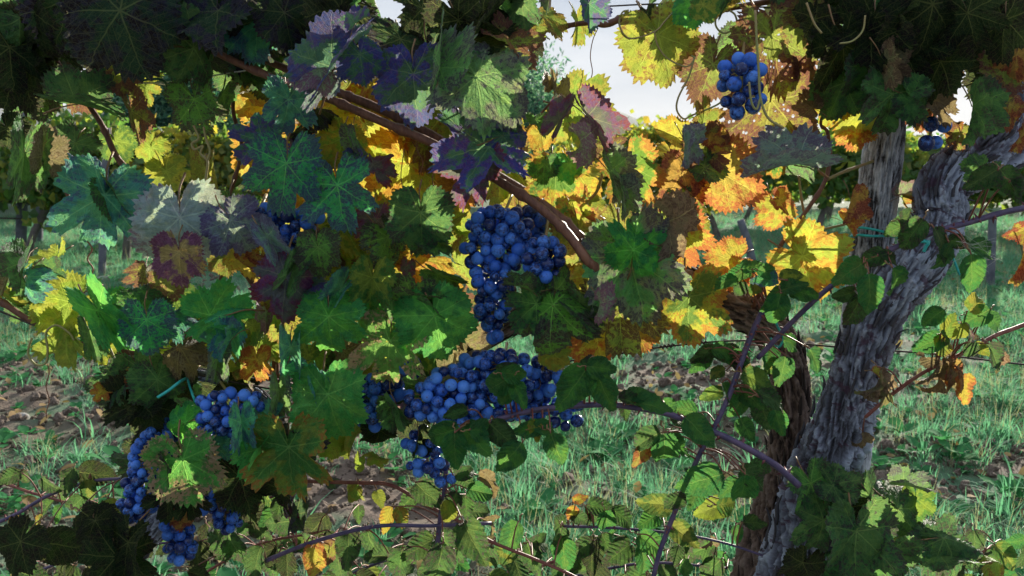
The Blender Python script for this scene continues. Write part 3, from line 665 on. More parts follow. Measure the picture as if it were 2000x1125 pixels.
def strips(parent, P_, Rr, n, mat, seed):
    rd = random.Random(seed); mb = MB(); T, Ns = frames(P_)
    for _ in range(n):
        i = rd.randrange(5, len(P_) - 25); a = rd.uniform(0, 6.28); L_ = rd.randrange(8, 22); t0 = T[i]; nn = Ns[i]; out_ = []; w0 = rd.uniform(.0012, .0032)
        for k in (0, .33, .66, 1):
            j = min(len(P_) - 1, int(i + k * L_)); d = (Ns[j] * math.cos(a) + T[j].cross(Ns[j]) * math.sin(a)); lift = (k ** 2) * rd.uniform(.03, .30)
            out_.append(P_[j] + d * Rr[j] * (1.02 + lift))
        mb.tube([p - parent.location for p in out_], [w0, w0 * 1.1, w0, w0 * .3], 3, 4)
    o = obj('bark_strip', mb.mesh('bark_strip', (mat,)), parent); o['kind'] = 'stuff'
def PP(l, k=1.0): return [P(a, b_, c) for a, b_, c, *_ in l]
def RR(l, k=1.0): return [d * k * .94 * mpp(a, b_, c) / 2 for a, b_, c, d in l]

tr_r = [(1490, 1700, 1.30, 165), (1500, 1400, 1.29, 150), (1535, 1180, 1.28, 150), (1570, 1060, 1.27, 140), (1600, 930, 1.27, 128), (1640, 830, 1.26, 116), (1668, 740, 1.25, 104), (1700, 650, 1.24, 102), (1745, 570, 1.24, 104), (1800, 500, 1.25, 104), (1835, 430, 1.27, 104), (1840, 370, 1.28, 104), (1885, 325, 1.30, 112), (1945, 290, 1.32, 120), (1975, 220, 1.36, 100), (1950, 120, 1.40, 90), (1930, 0, 1.44, 80), (1930, -150, 1.46, 70)]
vineR = thing('grape_vine', P(1500, 1690, 1.30), 'old vine with thick blue-grey twisted trunk leaning against the wooden post', 'vine', 'grape vines of the front row')
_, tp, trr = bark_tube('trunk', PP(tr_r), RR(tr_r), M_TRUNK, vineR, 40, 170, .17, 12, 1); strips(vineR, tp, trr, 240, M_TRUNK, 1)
tr_m = [(1440, 1700, 1.40, 90), (1450, 1350, 1.38, 84), (1480, 1120, 1.36, 80), (1512, 1000, 1.35, 72), (1535, 890, 1.34, 60), (1545, 800, 1.34, 62), (1538, 710, 1.34, 58), (1510, 650, 1.33, 60), (1460, 610, 1.33, 62), (1400, 580, 1.33, 58), (1330, 545, 1.34, 52), (1240, 530, 1.36, 46), (1120, 560, 1.38, 40), (980, 640, 1.40, 36), (820, 720, 1.40, 32), (620, 750, 1.40, 30)]
vineM = thing('grape_vine', P(1440, 1690, 1.40), 'vine with brown stringy trunk left of the post, arm bending left under the orange leaves', 'vine', 'grape vines of the front row')
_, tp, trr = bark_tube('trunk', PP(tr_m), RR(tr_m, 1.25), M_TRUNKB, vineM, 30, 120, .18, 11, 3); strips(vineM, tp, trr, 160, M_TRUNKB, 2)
tr_l = [(120, 1500, 1.30, 80), (170, 1250, 1.30, 72), (215, 1130, 1.30, 66), (270, 1060, 1.30, 58), (330, 1010, 1.29, 54), (390, 965, 1.28, 50), (440, 945, 1.28, 46), (500, 900, 1.30, 38), (540, 830, 1.32, 30), (500, 770, 1.32, 26), (430, 742, 1.31, 24), (330, 722, 1.31, 24), (270, 705, 1.31, 20), (235, 690, 1.31, 14)]
vineL = thing('grape_vine', P(120, 1490, 1.30), 'vine with dark low trunk curving out of the lower left corner beneath the grapes', 'vine', 'grape vines of the front row')
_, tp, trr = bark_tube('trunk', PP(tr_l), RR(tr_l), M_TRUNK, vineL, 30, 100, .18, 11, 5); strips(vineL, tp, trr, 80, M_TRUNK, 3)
po = [(1610, 1750, 1.33, 88), (1625, 1300, 1.33, 88), (1645, 1000, 1.33, 86), (1672, 750, 1.33, 84), (1700, 500, 1.33, 82), (1722, 330, 1.33, 82), (1738, 200, 1.33, 74), (1745, 120, 1.33, 60)]
postt = thing('wooden_post', P(1610, 1740, 1.33), 'cracked grey weathered wooden post behind the thick vine trunk', 'post')
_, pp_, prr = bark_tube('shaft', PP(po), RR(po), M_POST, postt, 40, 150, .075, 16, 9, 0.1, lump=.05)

def cane(parent, pts, w, mat=M_CANE, Y=1.28, name='shoot', nodes=9, sides=8, wob=.05):
    pts = [(*p, Y) if len(p) == 2 else p for p in pts]; P_ = [P(*p) for p in pts]; o = parent.location
    ws = w if isinstance(w, (list, tuple)) else [w] * len(pts)
    mb = MB(); mb.tube([p - o for p in P_], [k * mpp(q[0], q[1], q[2]) / 2 for k, q in zip(ws, pts)], 8, sides, wob=wob, nodes=nodes)
    return obj(name, mb.mesh(name, (mat,)), parent)
cane(vineM, [(330, 55, 1.22), (480, 130, 1.19), (640, 192, 1.17), (740, 235, 1.16), (860, 287, 1.16), (960, 345, 1.15), (1050, 402, 1.13), (1110, 458, 1.12), (1165, 530, 1.13), (1230, 575, 1.30)], [13, 14, 16, 17, 17, 17, 18, 19, 20, 21])
cane(vineM, [(455, 92, 1.24), (560, 135, 1.22), (660, 180, 1.20), (740, 212, 1.19), (840, 262, 1.19), (900, 300, 1.21)], [13, 15, 17, 18, 18, 17])
cane(vineM, [(940, 325, 1.21), (1020, 372, 1.19), (1090, 422, 1.17), (1150, 478, 1.17), (1200, 520, 1.25)], 19)
cane(vineL, [(95, 90, 1.33), (135, 155, 1.31), (195, 237, 1.29), (232, 312, 1.28), (290, 365, 1.28), (345, 408, 1.27), (430, 470, 1.30), (492, 550, 1.31), (530, 620, 1.33), (540, 740, 1.33)], [8, 9, 11, 13, 13, 13, 12, 14, 15, 15])
cane(vineL, [(70, 190), (88, 250), (103, 310), (136, 390)], 8)
cane(vineL, [(425, 640, 1.32), (432, 560, 1.32), (437, 470, 1.31), (450, 380, 1.33), (472, 290, 1.33), (455, 210, 1.33), (470, 120, 1.34)], [11, 10, 10, 8, 8, 8, 7])
cane(vineL, [(-60, 560, 1.26), (0, 588, 1.26), (68, 632, 1.26), (150, 668, 1.27), (260, 690, 1.28), (390, 708, 1.29), (520, 738, 1.30), (600, 760, 1.33)], [12, 13, 13, 13, 11, 11, 10, 9])
cane(vineM, [(920, 90, 1.30), (980, 78, 1.30), (1085, 55, 1.29), (1150, 44, 1.28), (1185, 47, 1.28), (1240, 27, 1.28), (1330, 22, 1.28), (1450, 12, 1.28), (1560, -10, 1.30)], [8, 9, 10, 11, 14, 13, 12, 12, 12])
cane(vineR, [(1600, 20, 1.26), (1612, 130, 1.26), (1620, 182, 1.26), (1603, 240, 1.26), (1617, 262, 1.26), (1616, 340, 1.26), (1580, 405, 1.26), (1530, 470, 1.27), (1500, 540, 1.28), (1470, 600, 1.31)], [6, 6, 6, 6, 8, 9, 8, 9, 9, 10])
cane(vineR, [(1617, 350, 1.26), (1650, 335, 1.27), (1705, 315, 1.30)], 6, M_CANEG)
cane(vineR, [(1530, 472, 1.27), (1580, 455, 1.26), (1655, 437, 1.27)], 5, M_CANEG)
cane(vineR, [(1560, 270), (1585, 310), (1600, 335), (1616, 348)], 4, M_CANEG)
cane(vineR, [(1560, 343), (1565, 385), (1572, 425)], 5, M_CANEG)
cane(vineR, [(1620, 252), (1660, 215), (1680, 205)], 5, M_CANEG)
cane(vineM, [(1025, 350, 1.27), (1017, 300, 1.26), (1035, 250, 1.26), (1080, 195, 1.26)], 5)
cane(vineM, [(1180, 430, 1.24), (1145, 400, 1.24), (1165, 375, 1.24), (1180, 330, 1.24)], 6, M_CANEG)
cane(vineM, [(590, 400, 1.22), (620, 450, 1.22), (660, 500, 1.24), (700, 560, 1.30)], [9, 10, 10, 9])
cane(vineM, [(625, 420, 1.20), (595, 470, 1.20), (555, 502, 1.21)], 5)
cane(vineM, [(830, 740, 1.26), (900, 735, 1.27), (960, 742, 1.28)], 6, M_CANEG)
cane(vineR, [(1990, 165, 1.26), (1960, 190, 1.28), (1925, 215, 1.33)], [9, 10, 12])

# tendrils
def tendril(parent, pts, w=4, mat=M_TEND, Y=1.22):
    return cane(parent, pts, w, mat, Y, 'tendril', None, 6, 0)
tendril(vineR, [(1330, 5), (1300, 40), (1278, 62), (1230, 75), (1210, 50), (1215, 25), (1228, 20)], 4)
tendril(vineR, [(1278, 62), (1285, 90), (1305, 115), (1340, 130), (1356, 115), (1350, 108)], 3.5)
tendril(vineR, [(1357, 110), (1345, 150), (1325, 190), (1322, 215), (1335, 232), (1352, 225), (1400, 205), (1415, 190)], 4)
tendril(vineR, [(1475, 20), (1478, 80), (1482, 140), (1485, 190), (1500, 230), (1530, 250)], 5, Y=1.12)
tendril(vineR, [(1485, 190), (1478, 213), (1468, 200), (1463, 160)], 4.5, Y=1.12)
tendril(vineR, [(1575, 5), (1590, 45), (1605, 65)], 4.5, M_TEND, 1.15)
tendril(vineR, [(1690, 30), (1685, 60), (1665, 80), (1640, 85)], 4, M_TEND, 1.15)
tendril(vineR, [(1400, 20), (1398, 50), (1415, 65), (1438, 50), (1436, 30), (1425, 20)], 4)
tendril(vineL, [(378, 245), (388, 270), (375, 280), (380, 292), (396, 285), (392, 300), (405, 315), (403, 340), (400, 365)], 5)
tendril(vineL, [(398, 248), (402, 270), (410, 295), (404, 315)], 5)
tendril(vineL, [(62, 660), (55, 690), (70, 712), (90, 708), (93, 680), (90, 650), (110, 635), (135, 650), (145, 665)], 4.5)
tendril(vineL, [(215, 680), (228, 705), (245, 705), (265, 695), (290, 702), (310, 712)], 4)
tendril(vineL, [(370, 705), (345, 712), (338, 730), (350, 742), (380, 725)], 4)
hx = [(188, 430 + k * 12) for k in range(13)]
tendril(vineL, [(235, 370), (205, 395), (188, 430), (175, 418), (165, 425), (172, 440)] , 4, M_TENDR, 1.18)
tendril(vineL, [(172 + 5 * math.sin(k * 1.1) + k * .4, 436 + k * 7) for k in range(22)], 3.2, M_TENDR, 1.18)
tendril(vineL, [(93 + 3 * math.sin(k * .9), 712 + k * 8) for k in range(14)], 2, M_TENDR, 1.18)
tendril(vineM, [(1168, 55), (1158, 78), (1153, 110), (1157, 140), (1152, 160)], 2, M_TENDR, 1.24)
tendril(vineM, [(570, 138), (590, 145), (615, 137), (622, 150), (640, 158), (650, 165), (640, 170)], 3, M_TENDR, 1.15)
for (x0, y0) in ((818, 262), (790, 290), (840, 300), (1010, 370)):
    tendril(vineM, [(x0, y0), (x0 + random.uniform(-8, 8), y0 + 30), (x0 + random.uniform(-14, 14), y0 + 55), (x0 + random.uniform(-8, 18), y0 + 80)], 2, M_TENDR, 1.22)

# ---------------------------------------------------------------- leaves of the front row (px, py, size, tip angle, kind, depth, form, rx, rz)
LV = [
# top left canopy
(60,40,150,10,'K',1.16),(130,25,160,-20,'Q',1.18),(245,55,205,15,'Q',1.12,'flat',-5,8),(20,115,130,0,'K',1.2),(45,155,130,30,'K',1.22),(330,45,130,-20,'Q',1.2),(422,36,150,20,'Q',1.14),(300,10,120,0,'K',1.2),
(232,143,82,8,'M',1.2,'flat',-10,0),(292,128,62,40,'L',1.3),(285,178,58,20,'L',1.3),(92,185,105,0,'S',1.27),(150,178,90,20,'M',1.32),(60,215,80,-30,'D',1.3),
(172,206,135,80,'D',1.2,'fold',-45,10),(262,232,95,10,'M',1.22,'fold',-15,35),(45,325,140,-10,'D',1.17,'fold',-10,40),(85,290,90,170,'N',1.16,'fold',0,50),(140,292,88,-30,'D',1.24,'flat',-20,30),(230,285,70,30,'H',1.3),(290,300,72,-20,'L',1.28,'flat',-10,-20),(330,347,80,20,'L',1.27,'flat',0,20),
(200,410,170,-12,'T',1.17,'flat',-6,20,4),(225,385,90,25,'D',1.19,'fold'),(385,212,105,10,'S',1.22,'flat',10,-10),(430,195,70,-20,'D',1.25,'fold'),(500,65,115,0,'T',1.18,'flat',-30,0),(465,120,55,0,'O',1.36),(490,150,50,0,'Y',1.38),(355,120,80,0,'K',1.25),(400,110,90,30,'K',1.25),
(375,390,60,-60,'I',1.28,'droop'),(400,340,70,0,'I',1.26,'curl'),(25,260,70,40,'K',1.2),
# top middle
(560,45,120,10,'Q',1.15),(655,40,150,-30,'K',1.17),(610,62,60,0,'L',1.34),(680,65,75,15,'I',1.34),(560,95,85,20,'I',1.36),(600,90,70,20,'M',1.36),
(668,110,165,150,'U',1.12,'fold',-20,-15),(606,135,100,-95,'W',1.10,'flat',-50,15),(632,168,110,-20,'B',1.11,'flat',-45,-10),(706,122,92,10,'U',1.10,'flat',-8,20),(562,212,105,-10,'T',1.13,'flat',-10,35),(700,40,60,170,'U',1.1,'fold'),
(808,170,148,2,'U',1.12,'flat',-8,-5,3),(862,112,150,160,'P',1.11,'fold',-25,30),(905,140,90,-100,'P',1.12,'flat'),(957,165,185,55,'P',1.10,'flat',-30,10,6),(780,95,140,-20,'Q',1.16),(905,60,130,20,'K',1.18),(1000,95,110,30,'M',1.17,'flat'),(1000,140,70,90,'O',1.2,'flat',-20,20),(950,40,120,10,'K',1.2),(830,35,120,0,'K',1.2),(850,130,130,10,'Q',1.2),
(1020,22,90,0,'D',1.22),(1070,38,95,20,'I',1.26),(1040,60,60,0,'L',1.28),(1130,52,70,10,'L',1.3),(1152,22,80,5,'U',1.2,'fold',-5,20),(730,160,95,15,'O',1.3),(713,190,80,30,'O',1.33),
(875,238,130,10,'I',1.3,'flat',-5,-10),(935,222,90,20,'Y',1.32,'flat',-5,15),(720,262,115,15,'Y',1.34),(758,215,50,0,'T',1.4),(800,345,165,4,'Y',1.33,'flat',0,0,2),(760,310,90,-20,'O',1.36),(850,290,120,20,'O',1.36),(830,300,70,0,'M',1.30),(866,350,90,0,'I',1.34),
(666,285,95,-20,'L',1.24,'flat',-10,20),(700,278,66,10,'P',1.18,'fold'),(692,312,40,5,'U',1.17,'flat'),(556,343,142,-8,'E',1.12,'flat',-8,8,1),(662,385,140,10,'E',1.12,'flat',-12,-8,5),(500,285,100,-60,'U',1.16,'flat',-20,10),(515,255,60,0,'T',1.2),(622,220,75,15,'Q',1.24,'droop'),(640,310,60,0,'D',1.26),(585,260,50,0,'Q',1.26),(600,290,60,0,'V',1.26),(735,330,80,0,'V',1.2,'flat'),
(925,292,175,-80,'U',1.11,'flat',-38,12,5),(920,340,130,-30,'V',1.13,'flat',-8,-25),(1000,262,120,100,'U',1.12,'droop',-20,20),(985,205,130,60,'P',1.13,'droop'),(1050,240,60,0,'D',1.2),
# sky edge, centre right
(1294,92,150,22,'I',1.22,'flat',-4,8,7),(1265,45,60,20,'K',1.24),(1330,60,70,0,'L',1.28),(1385,145,120,-20,'M',1.25,'flat',0,0),(1350,20,70,10,'G',1.18),(1515,100,170,15,'M',1.23,'flat',-5,15),(1500,225,175,-8,'M',1.26,'flat',-3,-10,8),(1440,90,90,0,'S',1.28),(1560,120,90,30,'M',1.26),(1375,20,60,5,'H',1.14),
(1142,212,135,75,'L',1.2,'flat',-8,-15,0),(1160,250,80,20,'L',1.24),(1085,180,60,170,'N',1.19,'curl',0,40),(1100,222,85,150,'V',1.13,'fold',0,-20),(1158,245,120,35,'V',1.14,'fold',-10,25),(1135,285,70,20,'W',1.11,'curl',0,55),(1195,290,60,60,'M',1.18),(1075,160,40,0,'N',1.2,'curl'),
(1376,224,70,170,'I',1.22,'flat',0,25),(1311,262,70,-120,'Y',1.22,'fold',-20,0),(1310,305,62,20,'Y',1.24,'fold'),(1338,290,75,10,'B',1.18,'fold',0,40),(1386,288,92,100,'M',1.2,'flat',-10,-5),(1395,262,60,40,'R',1.2,'flat'),(1432,350,130,60,'O',1.21,'flat',-8,-8,2),(1388,330,70,70,'D',1.19,'flat',-35,0),(1325,352,95,-30,'R',1.2,'flat',-8,15),(1352,372,70,30,'R',1.21,'fold'),
(1238,345,118,20,'Z',1.2,'flat',-5,-10,1),(1195,350,105,30,'P',1.16,'fold',-5,45),(1215,390,80,10,'P',1.15,'fold',-5,30),(1085,362,115,0,'Z',1.19,'flat',-8,5,5),(1062,330,60,0,'D',1.18),(1115,330,60,10,'G',1.18),(1060,270,60,20,'Y',1.26),
(1530,322,150,-88,'B',1.16,'fold',-48,5,2),(1550,315,90,-60,'P',1.17,'droop'),(1515,330,40,0,'Z',1.18),
(1612,178,55,175,'I',1.24),(1628,202,85,-20,'Y',1.25,'flat'),(1683,232,100,10,'Y',1.25,'flat',0,-10),(1660,195,70,30,'I',1.23),(1672,260,70,0,'O',1.26),(1570,262,62,0,'I',1.24,'flat'),(1578,205,60,-120,'N',1.22,'fold'),(1595,150,40,0,'N',1.22,'curl'),(1535,275,50,20,'L',1.24,'curl'),
(1515,415,82,10,'O',1.22,'flat',0,10),(1528,395,50,60,'R',1.22),(1588,512,135,60,'Y',1.2,'flat',-10,-10,8),(1598,545,80,30,'Y',1.21,'flat'),(1555,480,70,-20,'I',1.22,'flat'),(1660,402,70,-8,'R',1.22,'fold',0,45,3),(1655,440,50,10,'O',1.23,'fold'),(1500,560,70,20,'O',1.3),(1765,392,50,60,'O',1.3,'fold'),(1772,380,50,100,'W',1.3,'fold'),
(1422,518,95,-60,'O',1.24,'flat',-15,0),(1440,540,60,40,'O',1.24),(1992,452,60,-70,'R',1.2,'fold'),(1996,512,90,5,'R',1.2,'fold'),
# right dark canopy
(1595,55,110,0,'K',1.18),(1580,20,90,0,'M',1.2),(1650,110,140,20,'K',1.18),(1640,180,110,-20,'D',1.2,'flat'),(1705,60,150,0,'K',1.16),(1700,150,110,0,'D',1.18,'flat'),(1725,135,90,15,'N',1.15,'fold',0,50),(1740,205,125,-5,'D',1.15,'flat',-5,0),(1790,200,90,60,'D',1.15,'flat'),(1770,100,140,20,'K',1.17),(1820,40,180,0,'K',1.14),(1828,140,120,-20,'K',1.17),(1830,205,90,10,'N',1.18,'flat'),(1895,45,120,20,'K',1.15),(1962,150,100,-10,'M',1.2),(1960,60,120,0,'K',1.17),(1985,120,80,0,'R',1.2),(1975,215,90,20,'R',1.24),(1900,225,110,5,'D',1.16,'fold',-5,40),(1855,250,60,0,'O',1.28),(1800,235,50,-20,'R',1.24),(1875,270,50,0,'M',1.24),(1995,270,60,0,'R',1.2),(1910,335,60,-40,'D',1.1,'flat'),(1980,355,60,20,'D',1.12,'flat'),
# left middle
(352,455,175,2,'w',1.14,'flat',-8,0,6),(350,508,98,0,'p',1.12,'flat',-5,0,2),(282,540,80,-20,'M',1.22,'droop'),(330,560,70,20,'M',1.2),(385,400,85,-160,'w',1.17,'flat',-10,10),(462,448,118,30,'B',1.13,'flat',-10,10,0),(452,408,80,0,'S',1.2),(478,500,82,10,'Y',1.22,'flat'),(500,498,60,60,'R',1.2,'curl'),(440,510,60,0,'I',1.3),(530,475,90,30,'B',1.12,'fold',0,20),(520,430,50,0,'V',1.2),
(45,525,95,0,'D',1.18,'fold',-40,0),(50,556,90,10,'T',1.16,'droop'),(12,545,70,-20,'N',1.2,'fold'),(100,535,60,80,'D',1.2,'fold',-60,0),(118,600,118,-60,'L',1.24,'flat',-10,10),(128,668,110,0,'L',1.23,'flat',-8,-10),(75,620,60,0,'L',1.27),
(205,625,135,30,'G',1.16,'fold',-20,20),(180,665,85,10,'D',1.17,'fold',-10,30),(235,600,90,120,'G',1.18,'flat',-30,0),(280,590,95,160,'D',1.18,'flat',-20,20),(288,642,105,5,'E',1.14,'flat',-8,5,7),(345,620,90,80,'T',1.16,'droop',-40,0),(405,625,150,-70,'T',1.13,'droop',-35,0),(430,610,120,110,'G',1.15,'flat',-40,-10),(445,672,72,0,'T',1.12,'fold'),(340,580,80,30,'H',1.26),(200,690,52,30,'L',1.25),(180,650,60,20,'G',1.24),(370,682,110,80,'N',1.16,'droop',-30,0),(425,705,90,-10,'P',1.14,'fold',0,20),(400,662,120,30,'L',1.26),(490,650,95,0,'H',1.26),(462,690,80,10,'L',1.26),(505,715,70,10,'O',1.22),(480,735,60,-20,'I',1.24),(520,620,70,0,'W',1.24,'fold'),
# centre
(555,570,160,-10,'V',1.10,'droop',-8,10,3),(590,600,110,10,'U',1.12,'droop',-5,-30),(575,520,90,150,'D',1.11,'fold'),(622,498,90,5,'S',1.10,'flat',-10,0),(610,560,72,10,'Y',1.26),(626,475,60,0,'D',1.14),(822,437,128,0,'D',1.12,'flat',-8,0,3),(850,470,80,60,'D',1.14,'fold'),(765,480,110,20,'S',1.15,'flat'),(735,440,80,0,'V',1.18),(690,520,60,0,'L',1.24),(740,510,90,0,'I',1.24),(680,468,40,0,'O',1.26),(725,560,105,-8,'H',1.13,'fold',0,10,0),(728,580,100,0,'G',1.14,'flat',-5,35),(658,575,88,-35,'T',1.12,'fold',-25,10),(642,640,128,0,'G',1.09,'flat',-10,0,0),(650,600,60,150,'L',1.14),(855,640,148,12,'G',1.11,'flat',-10,12,9),(830,600,80,-140,'D',1.13,'fold'),(758,690,140,-8,'X',1.12,'flat',-12,0,4),(795,640,80,30,'S',1.15),(790,568,100,80,'P',1.13,'droop',-50,0),(820,585,90,90,'S',1.13,'fold',-60,0),(815,530,70,20,'O',1.26),(795,525,40,0,'V',1.2),(868,542,90,60,'D',1.18,'fold'),(890,580,50,0,'Y',1.3),(900,600,70,60,'M',1.28),(870,490,80,0,'L',1.26,'droop'),(905,470,60,0,'L',1.32),(890,450,60,30,'L',1.32),
(568,690,75,-5,'T',1.10,'curl',0,10),(552,730,95,-30,'T',1.11,'droop'),(545,775,85,0,'P',1.13,'fold',0,20),(645,795,150,10,'G',1.10,'flat',-5,-5,3),(620,745,80,-160,'T',1.12,'fold'),(600,700,60,0,'H',1.2),(620,700,60,0,'L',1.27),(920,672,85,60,'N',1.2,'droop'),(905,655,60,-20,'N',1.22,'curl'),(880,700,80,0,'N',1.25),(835,690,70,0,'H',1.22),(700,740,90,0,'L',1.25),
# centre right
(1075,625,185,-5,'S',1.10,'droop',-25,-12,1),(1035,605,100,-50,'D',1.12,'flat'),(1105,565,100,90,'S',1.12,'droop',-10,0),(1010,558,60,-110,'S',1.12,'fold',-50,0),(1140,610,90,50,'D',1.13,'fold'),(1080,700,60,0,'L',1.16),
(1238,535,190,14,'P',1.14,'flat',-6,-8,8),(1212,612,165,5,'s',1.16,'flat',-5,5,1),(1130,470,110,0,'I',1.22,'flat',0,10),(1120,415,90,20,'O',1.23,'flat'),(1150,550,100,10,'Y',1.24,'flat'),(1240,470,110,170,'G',1.13,'flat',-10,0),(1178,470,70,-90,'P',1.14,'flat'),(1345,603,140,0,'Z',1.18,'flat',-4,0,8),(1378,542,58,-160,'Y',1.21),(1330,470,115,20,'O',1.23,'flat',0,10),(1355,438,80,0,'L',1.24,'flat',0,30),(1290,440,100,0,'M',1.22,'flat'),(1320,410,70,0,'S',1.2),(1302,450,100,3,'N',1.13,'curl',0,70),(1172,600,60,12,'W',1.08,'curl',0,60),(1168,668,115,15,'O',1.2,'flat',-5,5),(1190,640,90,20,'Y',1.22),(1250,650,80,10,'O',1.22),(1120,440,80,0,'O',1.3),(1140,500,90,0,'I',1.32),(1130,560,70,0,'O',1.32),(1115,520,80,0,'Y',1.34),(1290,500,80,0,'O',1.26),(1305,590,60,-20,'O',1.24),(1150,410,60,0,'L',1.3),(1115,400,60,0,'R',1.32),(1200,440,80,0,'I',1.3),
# lower left
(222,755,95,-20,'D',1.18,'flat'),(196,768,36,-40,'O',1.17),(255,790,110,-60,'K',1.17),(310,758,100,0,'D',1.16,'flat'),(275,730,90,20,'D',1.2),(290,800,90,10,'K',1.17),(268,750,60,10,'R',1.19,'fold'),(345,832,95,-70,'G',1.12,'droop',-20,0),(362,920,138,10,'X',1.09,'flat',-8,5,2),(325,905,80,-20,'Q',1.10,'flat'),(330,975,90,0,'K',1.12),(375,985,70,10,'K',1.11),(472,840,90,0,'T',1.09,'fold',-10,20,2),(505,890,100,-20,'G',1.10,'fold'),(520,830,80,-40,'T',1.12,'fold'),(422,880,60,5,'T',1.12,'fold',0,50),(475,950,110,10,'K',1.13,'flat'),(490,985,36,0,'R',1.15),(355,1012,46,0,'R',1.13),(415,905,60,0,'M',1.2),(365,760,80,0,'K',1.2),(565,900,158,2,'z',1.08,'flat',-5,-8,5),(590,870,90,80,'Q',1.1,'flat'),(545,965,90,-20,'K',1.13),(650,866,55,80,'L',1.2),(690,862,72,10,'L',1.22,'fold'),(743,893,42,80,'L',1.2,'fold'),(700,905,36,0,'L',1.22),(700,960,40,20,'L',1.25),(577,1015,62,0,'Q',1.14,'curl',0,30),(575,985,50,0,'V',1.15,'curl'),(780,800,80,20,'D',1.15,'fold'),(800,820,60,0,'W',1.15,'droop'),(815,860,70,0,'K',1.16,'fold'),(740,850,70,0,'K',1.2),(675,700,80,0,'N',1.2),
(245,1080,120,0,'K',1.10,'flat'),(190,1025,80,60,'K',1.12,'flat'),(30,1075,110,-20,'K',1.10),(230,1110,130,0,'K',1.1),(430,975,60,10,'N',1.2,'fold'),(1060,1005,0.1,0,'K',1.2),
# foot of the right vine
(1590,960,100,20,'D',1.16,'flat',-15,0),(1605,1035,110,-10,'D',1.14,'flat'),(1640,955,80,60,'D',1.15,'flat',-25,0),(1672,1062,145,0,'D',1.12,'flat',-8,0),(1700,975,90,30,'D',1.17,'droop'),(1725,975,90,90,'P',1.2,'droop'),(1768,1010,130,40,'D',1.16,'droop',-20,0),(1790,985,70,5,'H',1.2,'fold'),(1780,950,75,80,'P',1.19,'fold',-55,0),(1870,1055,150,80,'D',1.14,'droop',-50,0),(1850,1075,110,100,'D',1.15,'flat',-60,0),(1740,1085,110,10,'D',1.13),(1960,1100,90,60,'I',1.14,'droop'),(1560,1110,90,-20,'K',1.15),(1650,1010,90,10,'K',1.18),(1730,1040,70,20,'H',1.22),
]
def vine_for(px): return vineL if px < 545 else (vineM if px < 1370 else vineR)
for e in LV:
    px, py, L_, ang, kd, Y = e[:6]; fm = e[6] if len(e) > 6 else 'flat'; rx = e[7] if len(e) > 7 else None; rz = e[8] if len(e) > 8 else None; vi = e[9] if len(e) > 9 else None
    if L_ < 1: continue
    if fm in ('fold', 'droop', 'curl') and vi is not None: vi = vi % 5
    vleaf(vine_for(px) if py < 930 or px < 1000 else vineR, px, py, L_ * 1.06, ang, kd, Y, fm, rx, rz, vi)
def fill(n, cx, cy, ax, ay, kinds, y0, y1, s0, s1, box=False):
    k = 0
    while k < n:
        u, v = random.uniform(-1, 1), random.uniform(-1, 1)
        if not box and u * u + v * v > 1: continue
        px, py = cx + u * ax, cy + v * ay
        if any(((px - a_) / (c_ + 30)) ** 2 + ((py - b_) / (d_ + 30)) ** 2 < 1 for a_, b_, c_, d_ in ((1200, 150, 150, 110), (1250, 250, 60, 50), (1900, 128, 30, 28), (1590, 110, 30, 50), (330, 240, 60, 80), (400, 540, 110, 50), (800, 345, 45, 55))): continue
        vleaf(vine_for(px), px, py, random.uniform(s0, s1), random.gauss(0, 50), random.choice(kinds), random.uniform(y0, y1), random.choice(('flat', 'flat', 'flat', 'fold', 'droop')), random.uniform(-50, 35), random.uniform(-55, 55)); k += 1
fill(34, 760, 300, 260, 180, 'YYYYOOLILI', 1.34, 1.39, 95, 140)
fill(8, 1150, 500, 120, 170, 'OYYIZM', 1.30, 1.36, 80, 120)
fill(20, 700, 560, 240, 150, 'DSGLLIYI', 1.22, 1.32, 80, 125)
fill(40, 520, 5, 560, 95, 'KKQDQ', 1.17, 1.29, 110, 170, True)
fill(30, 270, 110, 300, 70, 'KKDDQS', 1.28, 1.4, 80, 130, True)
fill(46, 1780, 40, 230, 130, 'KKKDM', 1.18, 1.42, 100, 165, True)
fill(10, 1400, -20, 250, 40, 'KDMI', 1.2, 1.3, 80, 120, True)
fill(24, 800, 740, 140, 100, 'KKDDS', 1.27, 1.4, 80, 120)
fill(24, 400, 860, 150, 110, 'KKKDD', 1.25, 1.36, 80, 120)
fill(14, 380, 660, 200, 50, 'LLHGD', 1.26, 1.36, 70, 100)
fill(8, 60, 560, 90, 60, 'LDH', 1.25, 1.3, 60, 90)
fill(14, 1680, 1080, 120, 70, 'KDD', 1.2, 1.3, 80, 120)

